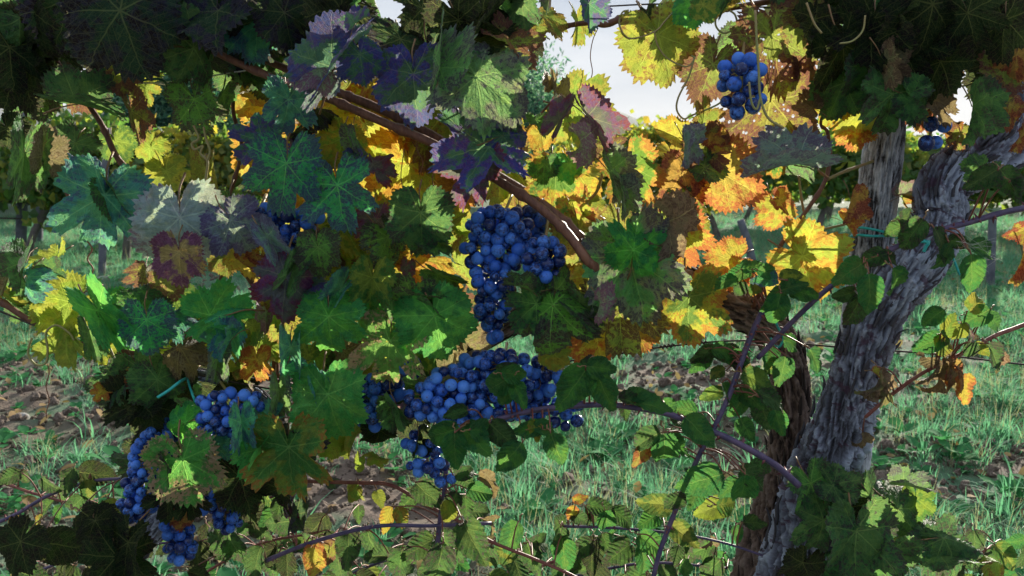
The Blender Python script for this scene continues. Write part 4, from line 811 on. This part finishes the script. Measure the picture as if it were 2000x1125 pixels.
# ---------------------------------------------------------------- grapes
def sphere(seed, dent=0.0):
    nu, nv = 20, 13; V = [(0, 0, 1.0)]; Fc = []
    for j in range(1, nv):
        t = math.pi * j / nv
        for i in range(nu): a = 2 * math.pi * i / nu; V.append((math.sin(t) * math.cos(a), math.sin(t) * math.sin(a), math.cos(t)))
    V.append((0, 0, -1.0)); V = np.array(V); d = fbm(V + seed * 5.1, 3, .9) * .05; 
    if dent: d -= dent * np.clip(fbm(V + seed * 2.3, 3, 1.6) * 3, 0, 1)
    V = V * (1 + d)[:, None]; V[:, 2] *= 1.04
    rr = np.hypot(V[:, 0], V[:, 1]); V[:, 2] -= np.where(V[:, 2] > 0, .035 * np.exp(-(rr / .12) ** 2), 0)
    for i in range(nu): Fc.append((0, 1 + i, 1 + (i + 1) % nu))
    for j in range(nv - 2):
        for i in range(nu): a = 1 + j * nu + i; b_ = 1 + j * nu + (i + 1) % nu; Fc.append((a, a + nu, b_ + nu, b_))
    L_ = len(V) - 1; o = 1 + (nv - 2) * nu
    for i in range(nu): Fc.append((o + i, L_, o + (i + 1) % nu))
    return mk_mesh('grape', V, Fc, (M_GRAPE,))
SPH = [sphere(s_) for s_ in range(4)] + [sphere(9, .14)]
def bunch(blobs, dpx, label, Y, hang=None, dens=.80, maxn=220):
    """blobs: (px, py, rx_px, ry_px) ellipses making the outline of the bunch"""
    c0 = blobs[0]; top = P(c0[0], c0[1] - c0[3], Y); t = thing('grape_bunch', top, label, 'grapes', 'bunches of blue grapes on the front vines')
    r = dpx * mpp(c0[0], c0[1], Y) / 2; pts = []; k1 = mpp(c0[0], c0[1], Y); tries = 0; info = []
    for layer in (1.0, .5):
        for bx, by, rx_, ry_ in blobs:
            c = P(bx, by, Y); ax = max(rx_ * k1 - r * .7, r * .4) * layer; ay = max(ry_ * k1 - r * .7, r * .4) * layer; az = min(ax, ay) * .95
            n_try = int(700 * max(1, (rx_ * ry_) / (dpx * dpx) * .5))
            for _ in range(n_try):
                d = Vector((random.gauss(0, 1), random.gauss(0, 1), random.gauss(0, 1))).normalized()
                if layer < .9 and d.y > .3: continue
                q = c + Vector((d.x * ax, d.y * az, d.z * ay))
                if any(((q - P(b2[0], b2[1], Y)).x / max(b2[2] * k1 - r, 1e-4)) ** 2 + ((q - P(b2[0], b2[1], Y)).z / max(b2[3] * k1 - r, 1e-4)) ** 2 + ((q - P(b2[0], b2[1], Y)).y / max(min(b2[2], b2[3]) * k1 * .95 - r, 1e-4)) ** 2 < .60 * layer for b2 in blobs): continue
                if all((q - p).length > 2 * r * dens for p in pts): pts.append(q); info.append((q, c, d)); 
                if len(pts) >= maxn: break
    mb = MB(); axis = [P(b_[0], b_[1], Y) for b_ in blobs]; st = P(hang[0], hang[1], hang[2] if len(hang) > 2 else Y + .02) if hang else top + Vector((0, .01, .03))
    mb.tube([st - t.location] + [a - t.location for a in axis] if len(axis) > 0 else [], [.0022] * (len(axis) + 1), 4, 6)
    for (q, c, d) in info:
        s_ = r * random.choice((.82, .92, .97, 1, 1.03, 1.06)); o = bpy.data.objects.new('grape', random.choice(SPH[:4]) if random.random() > .05 else SPH[4]); COL.objects.link(o); o.parent = t
        od = (d + Vector((random.uniform(-.5, .5), random.uniform(-.5, .5), random.uniform(-.7, .2)))).normalized()
        o.matrix_local = Matrix.Translation(q - t.location) @ od.to_track_quat('Z', 'Y').to_matrix().to_4x4() @ Matrix.Diagonal((s_, s_, s_, 1))
        na = min(axis, key=lambda a: (a - q).length)
        mb.tube([q - t.location - od * s_ * .8, (q * .4 + na * .6) - t.location + Vector((0, 0, .003))], [.0007, .0009], 2, 4, cap=False)
    obj('stalk', mb.mesh('stalk', (M_CANEG,)), t)
    return t
bunch([(975, 445, 66, 44), (972, 492, 74, 42), (965, 545, 48, 42), (962, 600, 38, 40), (965, 645, 24, 28)], 26, 'largest conical bunch of blue grapes hanging free in the centre', 1.19, (1000, 380, 1.25))
bunch([(1062, 495, 46, 34), (1065, 520, 42, 34)], 27, 'short round bunch touching the right side of the largest bunch', 1.14, (1075, 400, 1.25))
bunch([(1035, 430, 42, 30), (1030, 470, 40, 34)], 27, 'shaded bunch tucked behind the largest bunch under the brown shoot', 1.24, (1060, 395, 1.27))
bunch([(572, 432, 62, 32), (560, 465, 48, 36), (590, 485, 36, 26)], 27, 'bunch half hidden by emerald and lilac leaves at upper left', 1.17, (600, 390, 1.24))
bunch([(506, 413, 24, 20)], 24, 'tiny cluster of a few grapes under the indigo-spotted green leaf', 1.16, (520, 380, 1.2))
bunch([(1448, 150, 48, 46), (1450, 192, 46, 40), (1450, 170, 52, 40)], 29, 'bunch of large matte grapes against the mottled leaf near the sky', 1.16, (1455, 60, 1.24), .9)
bunch([(1822, 240, 34, 22), (1815, 272, 32, 24)], 30, 'sparse dark bunch backlit beside the top of the thick trunk', 1.2, (1835, 190, 1.25), .95)
bunch([(455, 785, 72, 26), (440, 820, 54, 34), (420, 842, 36, 24)], 23, 'pale bloomed bunch at lower left just under the horizontal arm', 1.13, (430, 745, 1.27))
bunch([(300, 870, 40, 34), (288, 905, 40, 34), (278, 945, 40, 36), (268, 985, 36, 36), (290, 960, 36, 40)], 22, 'long shaded bunch hanging at the left of the low trunk', 1.16, (310, 830, 1.22))
bunch([(325, 815, 34, 26), (335, 850, 30, 22)], 23, 'small group of grapes between dark leaves above the long shaded bunch', 1.2, (330, 780, 1.26))
bunch([(345, 1030, 34, 28), (352, 1070, 32, 32)], 22, 'dark bunch at the bottom under the low trunk', 1.15, (345, 1000, 1.22))
bunch([(425, 985, 42, 26), (445, 1015, 30, 28)], 22, 'dim loose bunch right of the low trunk with a dry leaf on it', 1.2, (425, 955, 1.25))
bunch([(462, 885, 28, 20)], 23, 'few grapes showing between the glossy green leaves at lower left', 1.18, (462, 860, 1.25))
bunch([(880, 745, 54, 32), (858, 785, 76, 42), (905, 795, 50, 38)], 25, 'broad dense bunch in the middle of the lowest grapes', 1.15, (890, 690, 1.25))
bunch([(838, 862, 54, 32), (835, 900, 46, 32), (860, 928, 34, 22)], 23, 'loose shaded bunch dangling lowest beneath the broad bunch', 1.17, (850, 820, 1.22), .92)
bunch([(985, 715, 62, 32), (985, 760, 62, 36), (975, 800, 52, 30)], 25, 'bunch below the tip of the largest bunch behind bramble leaves', 1.16, (990, 670, 1.25))
bunch([(1060, 720, 32, 30), (1050, 765, 30, 30)], 25, 'narrow bunch under the dark purple-spotted green leaf', 1.2, (1060, 680, 1.25))
bunch([(1098, 750, 50, 30), (1108, 790, 38, 28), (1105, 822, 32, 20)], 25, 'rightmost of the low grape bunches above the arching bramble', 1.18, (1100, 700, 1.26), .9)
bunch([(935, 715, 44, 30), (930, 755, 40, 34)], 24, 'grapes filling the gap between the broad bunch and the one under the largest bunch', 1.19, (935, 680, 1.25))
bunch([(1040, 795, 40, 28), (1045, 825, 28, 18)], 23, 'small low bunch hanging just under the arching bramble cane', 1.19, (1040, 750, 1.25))
bunch([(745, 760, 50, 34), (735, 805, 42, 38)], 25, 'very dark bunch in deep shade left of the broad bunch', 1.2, (750, 720, 1.27))
bunch([(780, 720, 50, 26)], 24, 'shaded grapes behind the leaf with pink-brown blotches', 1.2, (790, 690, 1.27))

# ---------------------------------------------------------------- wires, ties
wire('trellis_wire', [(-80, 575, 1.25), (0, 608, 1.25), (150, 668, 1.25), (280, 705, 1.25), (450, 745, 1.26), (600, 765, 1.30), (800, 750, 1.33), (1000, 722, 1.33), (1200, 692, 1.33), (1300, 677, 1.33), (1420, 666, 1.33), (1520, 668, 1.33), (1640, 678, 1.30), (1740, 685, 1.30), (1830, 692, 1.30), (2000, 712, 1.30), (2100, 722, 1.30)], .0014, M_WIRE, 'thin dark trellis wire running across the low part of the vine row', tw=[(8, .5), (8, .9), (9, .45)])
wire('trellis_wire', [(-80, 135, 1.30), (130, 148, 1.30), (250, 157, 1.30), (345, 168, 1.30)], .0012, M_TWINE, 'pale upper strand of twine at the top left', 'twine')
wire('trellis_wire', [(130, 152, 1.30), (250, 162, 1.29), (330, 160, 1.29), (400, 150, 1.29), (480, 138, 1.29)], .0011, M_TWINE, 'pale lower strand of twine crossing the top left leaves', 'twine')
wire('trellis_wire', [(1190, 12, 1.3), (1300, 8, 1.3), (1500, 14, 1.3), (1700, 10, 1.3), (1990, 8, 1.3), (2080, 8, 1.3)], .0012, M_WIRE, 'dark trellis wire along the top edge of the view at right')
def tie(pts, w_, mat, label, Y=1.2):
    pts = [(*p, Y) if len(p) == 2 else p for p in pts]; P_ = [P(*p) for p in pts]; o = P_[0].copy(); mb = MB(); mb.tube([p - o for p in P_], w_ * mpp(*pts[0]) / 2, 8, 7)
    t = obj('plastic_tie', mb.mesh('plastic_tie', (mat,)), label=label, category='tie', group='turquoise plastic ties'); t.location = o
tie([(1690, 452, 1.36), (1668, 450, 1.30), (1674, 444, 1.282), (1705, 448, 1.275), (1738, 456, 1.285), (1748, 462, 1.32), (1700, 462, 1.36), (1664, 462, 1.31), (1674, 459, 1.282), (1705, 461, 1.275), (1738, 461, 1.285), (1790, 468, 1.23), (1815, 472, 1.20)], 5, M_TIE, 'turquoise tie wound twice round the wooden post')
tie([(1790, 470, 1.2), (1812, 474, 1.19), (1808, 482, 1.19), (1804, 492, 1.19)], 7, M_TIE, 'cut end of turquoise tie on the front of the thick trunk')
tie([(1860, 460, 1.2), (1858, 490, 1.2), (1868, 520, 1.2), (1875, 537, 1.2)], 5, M_TIE, 'turquoise tie hanging loose right of the thick trunk')
tie([(1508, 610, 1.27), (1520, 640, 1.27), (1530, 660, 1.27), (1520, 678, 1.27), (1505, 660, 1.28)], 5, M_TIE, 'turquoise tie round the brown bending trunk')
tie([(308, 776, 1.14), (330, 762, 1.14), (352, 745, 1.15), (365, 738, 1.2)], 6, M_TIE, 'short straight turquoise tie end pointing left below the arm')
tie([(362, 715, 1.2), (368, 745, 1.19), (376, 770, 1.17), (382, 786, 1.17)], 5, M_TIE, 'turquoise tie hanging down to the pale lower left bunch')
tie([(248, 168, 1.24), (275, 158, 1.24), (305, 154, 1.24), (322, 160, 1.25), (326, 172, 1.26)], 5, M_TIED, 'dark green tie looped over the twine at top left')

# ---------------------------------------------------------------- brambles
def bleaf(parent, px, py, L_, ang, kind, Y, rx=None, rz=None, dry=False):
    if rx is None: rx = random.uniform(-55, 5)
    if rz is None: rz = random.uniform(-40, 40)
    m, tip = orient(ang, rx, rz); S = L_ * mpp(px, py, Y) / 1.0; org = P(px, py, Y) - (m @ Vector((0, .45, 0))) * S
    o = bpy.data.objects.new('leaf', random.choice(BLC if dry else BL)); COL.objects.link(o); o.parent = parent
    o.matrix_local = Matrix.Translation(org - parent.location) @ m.to_4x4() @ Matrix.Diagonal((S, S, S, 1)); paint(o, kind, None, {'G': .62, 'D': .95, 'L': .7, 'H': .65}.get(kind, .9)); return org
def bramble(pts, w_, label, leaves, mat=M_BRAM, Y=1.15, thorns=18, single=False):
    pts = [(*p, Y) if len(p) == 2 else p for p in pts]; P_ = [P(*p) for p in pts]
    leaves = [(*e[:4], ('D' if random.random() < .35 else 'G') if e[4] == 'H' and random.random() < .45 else e[4], *e[5:]) for e in leaves]
    t = thing('bramble', P_[0], label, 'bramble'); o = t.location; mb = MB(); n_ = len(pts)
    cp, cr, T, Ns = mb.tube([p - o for p in P_], [w_ * (1 - .25 * k / n_) * mpp(*q) / 2 for k, q in enumerate(pts)], 8, 9, wob=.04)
    obj('stem', mb.mesh('stem', (mat,)), t)
    tb = MB(); rd = random.Random(int(pts[0][0]))
    for _ in range(thorns):
        i = rd.randrange(2, len(cp) - 1); a = rd.uniform(0, 6.28); d = (Ns[i] * math.cos(a) + T[i].cross(Ns[i]) * math.sin(a)); 
        tb.cone(cp[i] + d * cr[i] * .7, d + T[i] * .35, cr[i] * .55, cr[i] * 1.9 + .0015)
    if thorns: q = obj('thorn', tb.mesh('thorn', (M_THORN,)), t); q['kind'] = 'stuff'
    pb = MB()
    for e in leaves:
        px, py, L_, ang, kd = e[:5]; dry = kd in 'N!' ; kd = 'N' if kd == '!' else kd; Yl = e[5] if len(e) > 5 else pts[0][2] + random.uniform(-.04, .02)
        rx, rz = (e[6], e[7]) if len(e) > 7 else (None, None)
        org = bleaf(t, px, py, L_ * 1.1, ang, kd, Yl, rx, rz, dry)
        near = min(cp, key=lambda c: (c + o - org).length) + o
        if (near - org).length < .22:
            mid = (near + org) / 2 + Vector((0, 0, .008)); pb.tube([near - o, mid - o, org - o], [.0013, .0011, .0009], 4, 5)
    if pb.v: obj('leaf_stalk', pb.mesh('leaf_stalk', (M_BRAMR,)), t, kind='stuff')
    return t
bramble([(2080, 395, 1.14), (1980, 410, 1.13), (1900, 432, 1.12), (1820, 455, 1.11), (1730, 492, 1.11), (1650, 540, 1.12), (1600, 578, 1.13), (1540, 636, 1.15), (1480, 700, 1.17)], 13, 'long purple bramble cane crossing in front of the post and thick trunk', [
 (1700, 566, 66, 5, 'G', 1.07, -10, 0), (1665, 528, 60, -60, 'G', 1.08, -20, 10), (1757, 548, 62, 30, 'G', 1.08, -10, 20), (1712, 500, 48, -80, 'D', 1.09, -30, 0), (1735, 503, 40, 80, 'D', 1.09, -40, 0), (1672, 603, 60, -20, 'D', 1.1, -10, 0), (1655, 575, 40, -70, 'D', 1.1),
 (1785, 452, 64, -30, 'D', 1.08), (1765, 440, 50, -80, 'D', 1.1), (1840, 470, 62, 20, 'D', 1.08), (1775, 425, 44, 100, 'D', 1.1), (1852, 500, 55, -10, 'G', 1.08, -8, 30), (1871, 472, 40, 80, 'D', 1.09), (1900, 527, 64, 8, 'G', 1.07, -5, 0), (1918, 486, 56, 80, 'G', 1.08, -30, 0), (1925, 345, 60, -60, 'D', 1.05, -10, 0), (1968, 350, 60, 30, 'D', 1.06), (1985, 372, 50, 40, 'D', 1.06),
 (1518, 580, 52, -60, 'G', 1.1), (1565, 570, 50, 80, 'G', 1.1, -30, 0), (1520, 600, 58, -10, 'G', 1.09), (1545, 560, 46, 120, 'G', 1.1), (1500, 545, 44, -90, 'E', 1.1, -40, 0), (1540, 540, 38, 100, 'H', 1.12)], thorns=34)
bramble([(1520, 560, 1.2), (1488, 610, 1.19), (1465, 660, 1.18), (1445, 715, 1.17), (1425, 770, 1.16), (1395, 835, 1.15), (1365, 890, 1.15), (1335, 960, 1.15), (1310, 1020, 1.15), (1285, 1090, 1.15), (1265, 1180, 1.15)], 12, 'upright thorny bramble cane left of the brown trunk', [
 (1445, 530, 46, -80, 'G', 1.12, -50, 0), (1420, 545, 46, -90, 'G', 1.12, -55, 0), (1448, 565, 34, 5, 'H', 1.12, -5, 0), (1475, 565, 34, 10, 'H', 1.12, -5, 0), (1465, 520, 40, 110, 'G', 1.12, -40, 0), (1498, 530, 40, 80, 'G', 1.1),
 (1380, 690, 46, -60, 'H'), (1410, 685, 44, 80, 'G'), (1370, 705, 44, -50, 'G'), (1400, 725, 36, -80, 'H'), (1425, 690, 50, -100, 'D'), (1445, 712, 38, 90, 'H'), (1424, 765, 46, 5, 'G'), (1395, 768, 40, -80, 'H'), (1440, 700, 50, 80, 'G'),
 (1530, 720, 52, -10, 'G'), (1548, 668, 44, 80, 'G'), (1592, 700, 48, 30, 'G', 1.12, -10, 30), (1505, 690, 46, -40, 'G'), (1515, 712, 36, -60, 'H'), (1475, 740, 60, 60, 'H', 1.14, -40, 0), (1500, 760, 46, 90, 'G'),
 (1460, 770, 56, 60, 'G'), (1490, 810, 60, 20, 'D'), (1445, 790, 44, -40, 'H'), (1455, 835, 44, 30, 'H'), (1510, 775, 60, 80, 'D', 1.1, -55, 0), (1520, 820, 46, 20, 'G'),
 (1300, 880, 74, 5, 'G', 1.09, -6, 0), (1265, 855, 60, -60, 'D', 1.1), (1360, 835, 64, 50, 'G', 1.09), (1255, 885, 44, -30, 'R', 1.12, -5, 20), (1322, 868, 50, 40, 'G', 1.12), (1330, 820, 46, 120, 'D'), (1275, 880, 40, 0, 'L', 1.13), (1340, 800, 50, -110, 'G'),
 (1378, 935, 78, -75, 'G', 1.1, -30, 0), (1360, 965, 48, -40, 'H', 1.12), (1455, 960, 70, 0, 'G', 1.1, -5, 0), (1470, 930, 60, 70, 'D', 1.11), (1420, 985, 60, 80, 'H'), (1400, 990, 60, -80, 'L'), (1480, 915, 46, 80, 'D'), (1430, 950, 44, -60, 'G'),
 (1290, 985, 60, -100, 'H'), (1320, 975, 46, -90, 'D', 1.12, -55, 0), (1270, 1060, 60, 60, 'G'), (1215, 1075, 60, -70, 'H'), (1260, 1090, 56, 10, 'G'), (1275, 1010, 50, -80, 'G'), (1330, 1040, 56, 60, 'H')], thorns=60)
bramble([(1560, 948, 1.13), (1510, 905, 1.12), (1440, 865, 1.11), (1390, 842, 1.11), (1310, 810, 1.11), (1240, 796, 1.1), (1180, 790, 1.1), (1100, 795, 1.1), (1020, 806, 1.1), (950, 828, 1.1), (910, 850, 1.12)], 14, 'purple bramble cane arching below the grapes to the foot of the trunk', [
 (870, 845, 64, -70, 'G', 1.06, -15, 0), (920, 850, 74, 60, 'G', 1.06), (888, 875, 62, 0, 'G', 1.05, -5, 0), (895, 805, 40, -80, 'D', 1.07), (940, 840, 56, 80, 'G', 1.06), (975, 845, 60, 60, 'D', 1.06), (1000, 888, 64, -40, 'G', 1.05, -10, 0), (1085, 872, 58, 20, 'G', 1.05, -8, 0), (1035, 838, 50, -90, 'G', 1.06, -50, 0), (1065, 835, 50, 90, 'G', 1.06, -50, 0), (1045, 835, 36, 0, 'L', 1.06),
 (1125, 750, 84, -35, 'G', 1.05, -12, 0), (1180, 762, 64, 25, 'G', 1.05, -5, 0), (1170, 718, 56, 80, 'G', 1.05), (1145, 720, 46, 150, 'D', 1.07), (975, 750, 60, -60, 'G', 1.06, -10, 0), (1010, 762, 50, 10, 'G', 1.06), (1000, 730, 50, 80, 'G', 1.06), (985, 722, 36, 120, 'D', 1.07), (990, 770, 40, -30, 'G', 1.06), (1230, 780, 50, 90, 'D', 1.08, -60, 0), (1270, 790, 60, 80, 'H', 1.08, -55, 0), (1310, 795, 44, 60, 'G'), (1220, 800, 30, 0, 'D'), (1245, 770, 46, 100, 'G', 1.09, -50, 0)], thorns=34)
bramble([(850, 1120, 1.2), (858, 1030, 1.19), (868, 960, 1.18), (872, 905, 1.17), (878, 870, 1.16)], 11, 'grey upright bramble stem below the dangling bunch', [
 (800, 975, 50, -40, 'D'), (830, 960, 60, 60, 'D'), (905, 935, 50, 20, 'D'), (885, 980, 44, -20, 'D'), (910, 985, 40, 10, 'D'), (935, 960, 50, 80, 'G'), (880, 995, 44, -10, 'L'), (755, 1010, 46, -10, 'Y'), (785, 1005, 40, 10, 'I'), (860, 1100, 80, -20, 'D', 1.1), (920, 1050, 80, 40, 'D', 1.1), (780, 1100, 60, 0, 'D'), (825, 1065, 60, -70, 'D'), (905, 925, 40, 100, 'D'), (950, 935, 44, 80, 'N')], thorns=14)
bramble([(520, 1095, 1.25), (580, 1070, 1.22), (640, 1050, 1.2), (700, 1034, 1.19), (760, 1026, 1.18), (840, 1027, 1.18), (960, 1022, 1.2)], 9, 'low arching grey bramble cane near the bottom left of centre', [
 (640, 1075, 60, -40, 'M'), (615, 1090, 60, 0, 'O', 1.2), (680, 1065, 60, -10, 'D'), (600, 1060, 50, -60, 'D'), (720, 1060, 50, 20, 'D'), (740, 1085, 50, -80, 'D'), (550, 1020, 56, -80, 'D'), (545, 990, 40, 0, 'D'), (660, 1100, 60, 10, 'D'), (560, 1100, 50, 0, 'K'), (500, 1095, 60, 0, 'D'), (700, 1000, 30, 0, 'D')], thorns=16)
bramble([(600, 940, 1.24), (700, 943, 1.23), (765, 948, 1.22), (830, 985, 1.2), (900, 1020, 1.19), (960, 1058, 1.18), (1040, 1090, 1.18), (1120, 1125, 1.18), (1180, 1160, 1.18)], 8, 'reddish bramble shoot slanting down right from the pale straw stem', [
 (695, 962, 34, -30, 'L'), (740, 970, 30, 20, 'L'), (650, 945, 30, 80, 'P'), (1000, 1045, 60, -20, 'G'), (990, 1075, 56, -60, 'H'), (1035, 1080, 60, 40, 'D'), (950, 1090, 60, -20, 'D'), (930, 1000, 50, 80, 'D'), (1060, 1060, 50, 80, 'D'), (1100, 1075, 60, 10, 'G'), (1010, 1105, 60, 0, 'H'), (960, 1020, 40, 60, 'N')], M_BRAMR, thorns=20)
bramble([(1100, 1028, 1.25), (1180, 1030, 1.24), (1260, 1036, 1.23), (1340, 1045, 1.22), (1420, 1062, 1.21), (1490, 1085, 1.2)], 6, 'thin horizontal bramble shoot low in front of the trunks', [
 (1130, 975, 26, 120, 'O'), (1118, 1000, 30, -20, 'O'), (1150, 1000, 34, 30, 'D'), (1185, 1020, 50, 10, 'G', 1.15, -8, 0), (1130, 1010, 34, 80, 'D'), (1095, 1050, 44, 0, 'D'), (1090, 1020, 40, -80, 'D'), (1170, 990, 50, 80, 'D', 1.16, -50, 0), (1215, 1005, 50, 60, 'D', 1.16, -50, 0), (1160, 1015, 40, 10, 'D'), (1470, 1020, 40, 90, 'D', 1.2, -50, 0), (1440, 1040, 30, 0, 'H'), (1390, 1060, 30, 0, 'N')], thorns=14)
bramble([(2060, 612, 1.2), (1985, 640, 1.19), (1945, 655, 1.18), (1900, 680, 1.17), (1850, 705, 1.16), (1800, 730, 1.16), (1740, 772, 1.17), (1690, 815, 1.18)], 9, 'right-hand bramble cane with yellow-green leaves and brown withered ones', [
 (1828, 615, 44, -60, 'H', 1.1, -35, 0), (1855, 640, 44, 150, 'L', 1.11, -5, 0), (1848, 672, 54, 100, 'L', 1.11, -5, 0), (1877, 650, 40, 0, 'L', 1.1, -5, 0), (1820, 668, 50, -70, 'G', 1.11, -25, 0), (1850, 655, 30, 60, 'D', 1.1), (1908, 592, 48, 130, 'L', 1.1, -5, 0), (1915, 615, 50, -60, 'G', 1.1, -20, 0), (1945, 625, 44, 60, 'H', 1.1, -30, 0), (1942, 692, 52, 30, 'H', 1.1, -10, 20), (1898, 682, 34, -10, 'D', 1.1), (1895, 650, 40, 150, 'W', 1.1, -5, 50), (1915, 680, 30, 60, 'L'),
 (1858, 725, 54, 10, 'R', 1.13, 0, 20), (1832, 725, 50, -10, '!', 1.13), (1840, 750, 46, 10, '!', 1.13), (1850, 700, 40, 60, '!', 1.13), (1815, 705, 36, -80, '!', 1.13), (1885, 755, 54, 15, 'O', 1.12, -5, 10), (1725, 745, 60, 0, '!', 1.13), (1712, 760, 44, -20, '!', 1.13), (1735, 785, 40, 10, '!', 1.13), (1720, 730, 40, 60, 'O', 1.14), (1690, 860, 34, 0, '!', 1.2), (1960, 700, 30, 0, '!'), (1868, 745, 46, 0, '!', 1.12)], M_BRAMR, thorns=14)
bramble([(-40, 1035, 1.3), (30, 1005, 1.3), (100, 965, 1.3), (180, 940, 1.3), (240, 935, 1.3)], 8, 'dark bramble cane low at the left edge', [
 (135, 935, 46, -10, 'D'), (90, 945, 40, 60, 'D'), (170, 955, 40, 0, 'H'), (60, 1040, 50, 0, 'D'), (180, 925, 60, 80, 'K'), (120, 1065, 90, 80, 'K', 1.15, -20, 0), (190, 1020, 90, 60, 'K', 1.15, -20, 0), (115, 1000, 30, 0, 'H'), (75, 1015, 24, 0, 'I'), (30, 1020, 30, 0, 'I'), (20, 930, 40, -80, 'D'), (215, 990, 40, 0, 'L', 1.2), (150, 985, 44, -40, 'D'), (245, 1000, 40, 80, 'H')], thorns=10)
bramble([(-40, 930, 1.35), (20, 948, 1.34), (60, 962, 1.33), (150, 990, 1.32), (240, 1040, 1.3)], 6, 'thin reddish bramble shoot crossing the left clods', [(45, 930, 30, 0, 'D'), (95, 985, 36, -30, 'H'), (120, 970, 30, 40, 'D'), (190, 1000, 36, 0, 'H')], M_BRAMR, thorns=8)
# low bramble undergrowth along the bottom edge
for i, (x0, y0, x1, y1, lab) in enumerate([(40, 1130, 330, 1060, 'dark tangle of bramble in the lower left corner'), (380, 1130, 620, 1040, 'dim bramble sprig right of the low trunk'), (640, 1140, 900, 1080, 'bramble sprig at the bottom edge left of centre'), (980, 1140, 1240, 1075, 'bramble sprig at the bottom edge right of centre'), (1100, 1130, 1420, 1110, 'bramble sprig at the foot of the upright cane'), (1840, 1130, 2010, 1060, 'bramble sprig in the lower right corner'), (420, 1060, 560, 960, 'small sprig below the sunlit green-yellow leaf')]):
    lv = []
    for k in range(16):
        t_ = random.random(); lv.append((x0 + (x1 - x0) * t_ + random.uniform(-35, 35), y0 + (y1 - y0) * t_ + random.uniform(-45, 25), random.uniform(34, 62), random.uniform(-90, 90), random.choice('DDDDGHK' if x0 > 600 else 'DDKKH'), random.uniform(1.28, 1.5)))
    bramble([(x0, y0, 1.42), ((x0 + x1) / 2, (y0 + y1) / 2 - 20, 1.4), (x1, y1, 1.36)], 6, lab, lv, M_BRAMR if i % 2 else M_BRAM, thorns=8)
# cobweb strands on the bramble right of the trunk
def web():
    mb = MB(); rd = random.Random(4); c = [P(1905, 490, 1.08), P(1880, 480, 1.08), P(1935, 505, 1.08)]
    o = c[0].copy()
    for _ in range(34):
        a = P(1905 + rd.uniform(-55, 55), 490 + rd.uniform(-35, 45), 1.075 + rd.uniform(-.01, .01)); b_ = rd.choice(c) + Vector((rd.uniform(-.01, .01), 0, rd.uniform(-.006, .006)))
        mb.tube([a - o, b_ - o], .00011, 1, 3, cap=False)
    t = obj('cobweb', mb.mesh('cobweb', (M_TWINE,)), label='fine cobweb stretched between bramble leaves right of the trunk', category='cobweb'); t.location = o
web()

# ---------------------------------------------------------------- haze
hb = bpy.data.materials.new('haze_air'); hb.use_nodes = True; ht = hb.node_tree; ht.nodes.clear()
pv = ht.nodes.new('ShaderNodeVolumePrincipled'); ho = ht.nodes.new('ShaderNodeOutputMaterial'); ht.links.new(pv.outputs[0], ho.inputs['Volume'])
pv.inputs['Color'].default_value = (.88, .91, .95, 1); pv.inputs['Density'].default_value = .00016; pv.inputs['Anisotropy'].default_value = 0.0
X0, X1, Y0, Y1, Z0, Z1 = -5200, 5200, -70, 6700, -12, 285
hv = [(a, b_, c) for a in (X0, X1) for b_ in (Y0, Y1) for c in (Z0, Z1)]
obj('haze', mk_mesh('haze', hv, [(0, 1, 3, 2), (4, 6, 7, 5), (0, 4, 5, 1), (2, 3, 7, 6), (0, 2, 6, 4), (1, 5, 7, 3)], (hb,), False), kind='stuff')
